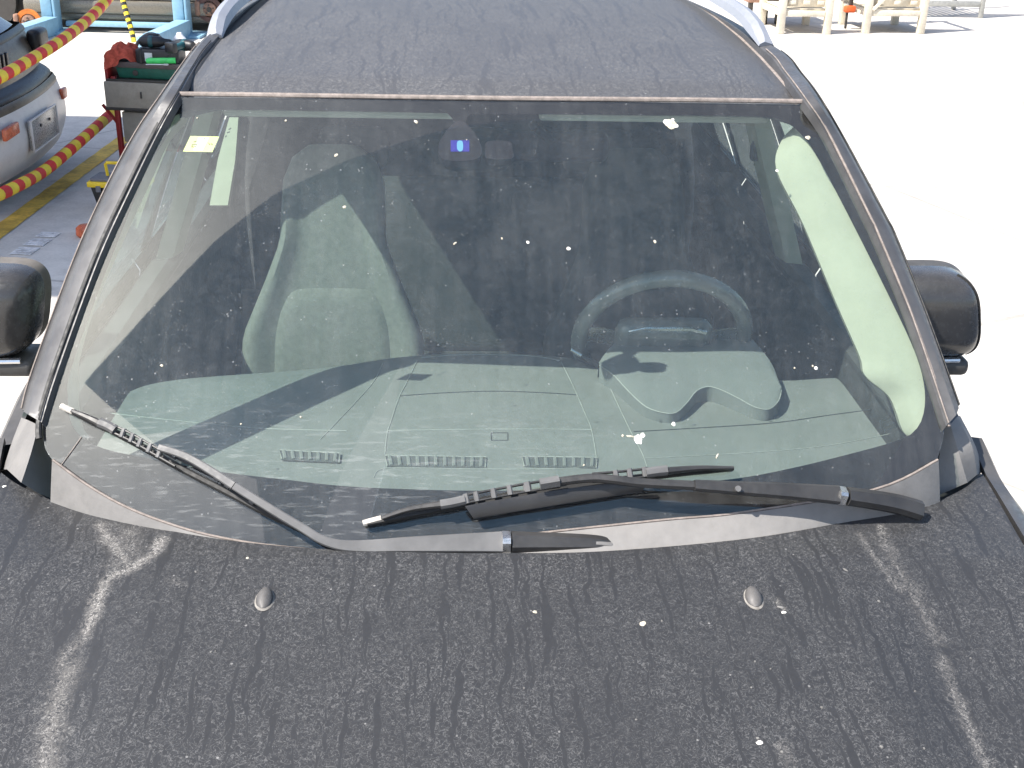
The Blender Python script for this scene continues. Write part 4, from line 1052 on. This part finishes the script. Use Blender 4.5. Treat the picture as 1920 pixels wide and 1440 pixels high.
# tool box on the floor ---------------------------------------------
p0 = gnd(186, 398); p0.z = 0
tb = empty('tool_box', p0, R_(-3), 'black tool box with a yellow lid and handle on the floor', 'tool box')
tb.scale = (.8, .8, .8)
ob('body', rbox(.42, .22, .20, .012, 2, Matrix.Translation(V((.16, .11, .10))), .80), B['black'], tb)
ob('lid', rbox(.46, .25, .045, .010, 2, Matrix.Translation(V((.16, .11, .222)))), B['yellow'], tb)
ob('lid_top', rbox(.42, .21, .03, .010, 2, Matrix.Translation(V((.16, .11, .255)))), B['grey'], tb)
ob('handle', tube([V((.06, .11, .26)), V((.05, .11, .36)), V((.06, .11, .372)), V((.26, .11, .372)), V((.27, .11, .36)), V((.26, .11, .26))], .013, 8), B['yellow'], tb)
ob('paper_label', rbox(.14, .004, .11, .001, 1, Matrix.Translation(V((.20, .0, .10)))), B['white'], tb)
ob('latch', rbox(.04, .015, .05, .004, 1, Matrix.Translation(V((.02, -.012, .19)))), B['grey'], tb)
p0 = gnd(158, 442); p0.z = 0
oc = ob('orange_cap', lathe([(0, 0), (.055, 0), (.065, .012), (.062, .05), (.045, .065), (0, .07)], 22), B['orange_lamp']); oc.location = p0+V((.02, 0, 0)); tag(oc, 'rusty orange cap lying on the floor beside the pillar of the dusty car', 'cap')

# floor paint, drain -------------------------------------------------
def strip(name, a, b, w, m, z=.004):
    a, b = gnd(*a), gnd(*b); d = (b-a).normalized(); n_ = V((-d.y, d.x, 0))*w/2
    K = 30
    rows = [[a.lerp(b, k/K)+n_*(1+.12*noise.noise(V((k*.9, 0, 3))))+V((0, 0, z)) for k in range(K+1)], [a.lerp(b, k/K)-n_*(1+.12*noise.noise(V((k*.9, 5, 3))))+V((0, 0, z)) for k in range(K+1)]]
    o = ob(name, loft(rows), B[m], None, False); return o
st = strip('floor_line', (-60, 478), (236, 258), .13, 'line'); tag(st, 'worn yellow line painted on the concrete floor', None, kind='structure')
a, b = gnd(38, 478), gnd(98, 436)
dn = empty('floor_lettering', a, 0, 'row of worn white painted marks on the floor beside the yellow line', 'floor marking')
d = (b-a).normalized(); n_ = V((-d.y, d.x, 0)); L = (b-a).length
for k in range(13):
    if k in (4, 9): continue
    c = d*(L*k/13)
    wd = .05
    pts = [c + n_*.06, c + d*wd*.45 + n_*.06, c + d*wd*.45 - n_*.06, c - n_*.06]
    ob('painted_mark', ([p+V((0, 0, .006)) for p in pts]+[p+V((0, 0, .003)) for p in pts], [(0, 1, 2, 3), (7, 6, 5, 4), (0, 1, 5, 4), (1, 2, 6, 5), (2, 3, 7, 6), (3, 0, 4, 7)]), B['line_white'], dn, False)

# car parked on the left, tail towards us ----------------------------
# local axes: +x out of the tail, y across, z up
pc = empty('parked_car', V((-3.20, 7.95, 0)), R_(4), 'dark car with a pale rear bumper parked on the left behind the striped cords', 'car')
pc.scale = (1, 1.08, .86)
def tail(z0, z1, xo0, xo1, hw, rnd=.28, nz=6, ny=36, bulge=.02):
    def fn(u, v):
        t = lerp(-1, 1, u); z = lerp(z0, z1, v); xo = lerp(xo0, xo1, v)+bulge*math.sin(math.pi*v)
        a = abs(t); x = xo - .10*t*t - rnd*max(0, (a-.80)/.20)**2.2; y = math.copysign(min(a, .80)+max(0, a-.80)*.8, t)*hw/.96
        return V((x, y, z))
    v, f = grid(fn, ny, nz)
    n = len(v); back_ = [V((-1.0 if True else 0, p.y*1.02, p.z)) for p in v]
    # side walls running forward
    for side in (0, ny):
        k = len(v); ring = [v[j*(ny+1)+side] for j in range(nz+1)]
        v += [V((p.x-.9, math.copysign(hw, p.y), p.z)) for p in ring]
        f += [(j*(ny+1)+side, (j+1)*(ny+1)+side, k+j+1, k+j) for j in range(nz)]
    return v, f
bp_ = ob('rear_bumper', tail(.20, .66, -.02, .0, .86, .26, 8, 40, .05), B['white_paint'], pc)
ob('bumper_strip', tail(.655, .72, .0, -.02, .862, .26, 2, 40, .006), B['brown_gloss'], bp_)
ob('bumper_top', tail(.72, .80, -.03, -.10, .85, .26, 3, 40), B['gloss_dark'], pc)
ob('tailgate', tail(.80, 1.10, -.10, -.20, .845, .26, 6, 40, .02), B['brown_gloss'], pc)
ob('gate_trim', tail(1.07, 1.12, -.17, -.20, .845, .25, 2, 40, .01), B['gloss_dark'], pc)
ob('rear_window', tail(1.12, 1.50, -.22, -.80, .74, .22, 6, 40, .03), B['car_glass'], pc)
ob('roof', grid(lambda u, v: V((lerp(-.80, -3.0, v), lerp(-.70, .70, u), 1.50+.07*math.sin(math.pi*u)+.04*math.sin(math.pi*v))), 16, 16), B['gloss_dark'], pc)
ob('roof_spoiler', rbox(.20, 1.30, .04, .015, 2, Matrix.Translation(V((-.80, 0, 1.52)))), B['gloss_dark'], pc)
ob('body', rbox(3.4, 1.66, .62, .10, 3, Matrix.Translation(V((-2.4, 0, .72)))), B['gloss_dark'], pc)
ob('cabin', rbox(2.0, 1.42, .40, .14, 3, Matrix.Translation(V((-1.95, 0, 1.22)))), B['gloss_dark'], pc)
pl = ob('plate_recess', rbox(.03, .50, .22, .012, 2, Matrix.Translation(V((.045, -.02, .46)))), B['silver'], bp_)
for g in (box((.062, -.02, .575), (.012, .52, .012), .003), box((.062, -.02, .345), (.012, .52, .012), .003), box((.062, -.28, .46), (.012, .014, .24), .003), box((.062, .24, .46), (.012, .014, .24), .003)): ob('recess_edge', g, B['white_paint'], pl)
for y in (-.10, .08): ob('plate_screw', cyl((.06, y, .50), (.068, y, .50), .012, 12), B['black'], pl)
for y in (-.52, .66): ob('reflector', rbox(.03, .24 if y < 0 else .10, .085, .01, 2, Matrix.Translation(V((.02 if y < 0 else -.012, y, .565)))), B['orange_lamp'], bp_)
for y in (-.70, .70): ob('tail_light', rbox(.10, .22, .22, .04, 3, Matrix.Translation(V((-.155, y, .97)))), B['gloss_dark'], pc)
for k in range(7): ob('gate_slat', rbox(.02, .035, .16, .005, 1, Matrix.Translation(V((-.115, -.05-.07*k, .95)))), B['gloss_dark'], pc)
for x, y in ((-.85, -.76), (-.85, .76), (-3.3, -.76), (-3.3, .76)):
    w_ = ob('wheel', lathe([(.2, -.09), (.30, -.09), (.32, -.06), (.32, .06), (.30, .09), (.2, .09)], 28, lambda p, x=x, y=y: V((x+p.x, y+p.z, .32+p.y))), M['tyre'], pc)
    ob('rim', lathe([(0, .04), (.19, .06), (.21, .085), (.21, -.085), (.19, -.06), (0, -.04)], 24, lambda p, x=x, y=y: V((x+p.x, y+p.z, .32+p.y))), M['alloy'], w_)

# car lift and the silver car on it ----------------------------------
D2 = 14.6
lf = empty('car_lift', wdep(104, 48, 14.5), 0., 'light blue two-post car lift behind the barrier cords', 'lift')
lb = lf.location.copy(); lf.location.z = 0
def lp(px, py, dep): return lf.matrix_basis.inverted() @ wdep(px, py, dep)
a = lp(100, 70, D2)
for x, y in ((0, 0), (1.58, .0)):
    po = ob('post', box((x-.06, y, 1.3), (.13, .16, 2.6), .01), B['blue'], lf)
    ob('flange', box((x+.03, y+.02, 1.3), (.03, .20, 2.58), .004), B['blue'], po)
    for z in (.55, .9): ob('bolt', cyl((x-.10, y-.08, z), (x-.10, y-.10, z), .018, 8), B['dark_steel'], po)
ob('base_beam', box((-.03, -.82, .10), (.17, 1.45, .20), .008, R_(-2)), B['blue'], lf)
ob('base_beam', box((1.55, -.82, .10), (.17, 1.45, .20), .008, R_(-2)), B['blue'], lf)
ob('base_plate', box((-.03, 0, .015), (.5, .5, .03), .004), B['blue'], lf)
ob('base_plate', box((1.55, .0, .015), (.5, .5, .03), .004), B['blue'], lf)
ob('lift_arm', box((.8, .12, .10), (1.4, .10, .06), .01), B['blue'], lf)
rc = empty('raised_car', V((lb.x+.72, lb.y+.22, -.27)), 0., 'silver car without wheels raised on the blue lift', 'car')
ob('sill', box((.0, -.02, .56), (2.3, .10, .16), .04), B['beige_paint'], rc)
ob('lower_sill', box((.0, .04, .44), (2.3, .10, .10), .04), B['beige_paint'], rc)
ob('door', box((-.35, .03, .95), (1.05, .10, .62), .05), B['silver'], rc)
ob('door', box((.72, .03, .95), (.98, .10, .62), .05), B['silver'], rc)
ob('underbody', box((0, .85, .52), (4.2, 1.5, .22), .03), B['dark_steel'], rc)
ob('body', box((0, .85, .95), (4.3, 1.56, .60), .10), B['beige_paint'], rc)
ob('cabin', box((-.1, .85, 1.45), (2.3, 1.35, .5), .18), B['car_glass'], rc)
for x in (-1.60, 1.62):
    ob('wheel_arch', lathe([(.0, .0), (.34, .0), (.36, .02), (.36, .08)], 28, lambda p, x=x: V((x+p.x, .06-p.z, .62+p.y))), B['dark_steel'], rc)
def disc(px, py, dep, r, m1, m2, label):
    c = wdep(px, py, dep)
    o = empty('brake_disc', c, R_(6), label, 'brake disc', 'brake discs of the raised car')
    T = lambda p: V((p.x, -p.z, p.y))
    ob('rotor', lathe([(.09, .0), (r, .0), (r, .024), (.095, .024), (.09, .0)], 36, T), m1, o)
    ob('hat', lathe([(0, .052), (.060, .052), (.078, .045), (.088, .0)], 28, T), m2, o)
    ob('hub_bore', lathe([(0, .054), (.028, .060), (.032, .052)], 18, T), B['dark_steel'], o)
    for k in range(5):
        an = 2*math.pi*k/5+.3
        ob('stud', cyl((.052*math.cos(an), -.05, .052*math.sin(an)), (.052*math.cos(an), -.075, .052*math.sin(an)), .009, 8), B['dark_steel'], o)
    ob('caliper', box((-r*.93, -.01, .01), (.06, .10, .17), .02), B['hub'], o)
disc(55, 41, 14.3, .15, B['disc'], B['hub'], 'rusty orange brake disc left of the blue lift post')
disc(393, 17, 14.6, .15, B['hub_dark'], B['hub'], 'dark brown brake disc right of the lift, beside the roof rail')

# crates in the back on the right ------------------------------------
def crate(px0, px1, py, label, hgt=1.15, depth=.9, sheet=True, diag=True):
    a, b = gnd(px0, py), gnd(px1, py+1); wv = b-a; wd = wv.length
    o = empty('steel_crate', a, math.atan2(wv.y, wv.x), label, 'crate', 'steel crates in the back of the yard')
    for x in (.0, wd):
        for y in (.0, depth): ob('post', box((x, y, hgt/2), (.095, .095, hgt), .012), B['crate'], o)
    for z in (.26, hgt-.06):
        for y in (0, depth): ob('rail', box((wd/2, y, z), (wd-.10, .06, .075), .008), B['crate'], o)
        for x in (0, wd): ob('rail', box((x, depth/2, z), (.06, depth-.10, .075), .008), B['crate'], o)
    if sheet:
        ob('panel', box((wd/2, .045, .72), (wd-.10, .012, .76), .003), B['crate_sheet'], o)
        ob('panel', box((wd/2, depth-.045, .72), (wd-.10, .012, .76), .003), B['crate_sheet'], o)
    ob('floor', box((wd/2, depth/2, .31), (wd-.06, depth-.06, .02), .003), B['crate_sheet'], o)
    if diag: ob('brace', bar([(.05, -.035, .30), (wd*.5, -.035, .66), (wd-.05, -.035, 1.02)], V((0, -1, 0)), .045, .012), B['crate'], o)
    for k in range(3): ob('slat', box((wd*(.2+.3*k), -.008, .40), (.09, .012, .05), .003), B['crate'], o)
    return o
crate(1462, 1549, 63, 'pale steel crate nearest the roof rail, with a diagonal wire', 1.2, .9, True, False)
crate(1622, 1725, 62, 'pale steel crate on the right with a diagonal brace and stacked post', 1.35, .9, True, True)
def gp(px, py): p = gnd(px, py); p.z = 0; return p
oc = empty('corner_clamp', gp(1600, 62)+V((0, .35, 0)), .1, 'orange clamp hanging between the two pale crates', 'clamp')
ob('jaw', box((0, 0, .27), (.15, .10, .09), .02), B['orange'], oc)
ob('stem', box((.015, .02, .62), (.05, .05, .62), .01), B['dark_steel'], oc)
ob('foot', box((-.02, .02, .12), (.03, .03, .22), .006), B['dark_steel'], oc)
# wire cage standing behind the right crate, its shadow falls on the yard
wc_ = empty('wire_cage', gp(1742, 38)+V((.0, .35, 0)), .08, 'wire cage behind the crates throwing a slatted shadow', 'cage')
for x in (0, .9):
    for y in (0, 1.0): ob('post', box((x, y, .85), (.06, .06, 1.7), .006), B['mesh_wire'], wc_)
for k in range(10): ob('slat', box((.45, 0, .20+.16*k), (.86, .02, .085 if k < 8 else .05), .003), B['mesh_wire'], wc_)
for k in range(10): ob('slat', box((0, .5, .20+.16*k), (.02, .95, .085 if k < 8 else .05), .003), B['mesh_wire'], wc_)
bx_ = empty('drum_rack', gp(1418, 55)+V((0, .6, 0)), .1, 'dark rack with posts partly hidden by the right roof rail', 'rack')
for x in (0, .22, .40): ob('post', box((x, 0, .6), (.06, .08, 1.2), .008), B['dark_steel'], bx_)
for z in (.3, .7, 1.1): ob('shelf', box((.2, .2, z), (.5, .5, .03), .004), B['hub'], bx_)

# unseen canopies added to shape the windscreen reflection and the left shade -------------
def slab(name, poly, z, th, label):
    n = len(poly); c = V((sum(p[0] for p in poly)/n, sum(p[1] for p in poly)/n, 0))
    o = empty(name, c, 0, label, 'canopy')
    v = [V((a, b, z))-c for a, b in poly] + [V((a, b, z+th))-c for a, b in poly]
    ob('roof_sheet', (v, [tuple(range(n)), tuple(range(n, 2*n))] + [(i, (i+1) % n, n+(i+1) % n, n+i) for i in range(n)]), B['canopy'], o, False)
    return o, c
o, c = slab('reflection_canopy', [(-10.4, -6.4), (-8.8, -5.0), (-7.5, -3.8), (-5.8, -2.2), (-4.4, -1.1), (-2.6, -.2), (-.3, .7), (2.4, 1.2), (6, 1.6), (14, 2), (14, -18), (-2.6, -18), (-2.7, -12.6), (-2.0, -9.6), (-1.4, -5.7), (-3.2, -9.6), (-4.2, -12.6), (-4.6, -18), (-6.5, -18), (-5.9, -10.2), (-8.7, -8.9), (-9.9, -7.2)], 16, .4, 'unseen roof slab shaped for its reflection in the windscreen')
for x, y in ((13.5, 1.5), (13.5, -16)): ob('column', box((x-c.x, y-c.y, 8), (.4, .4, 15.98), .02), B['canopy'], o)
o, c = slab('shade_canopy', [(-11.5, 4.2), (-5.2, 3.75), (-5.2, 8.15), (-11.5, 8.15)], 5, .15, 'unseen flat canopy added to shade the left of the yard')
for x, y in ((-11.2, 4.5), (-11.2, 7.9), (-6.2, 7.9)): ob('column', box((x-c.x, y-c.y, 2.5), (.15, .15, 4.98), .02), B['canopy'], o)
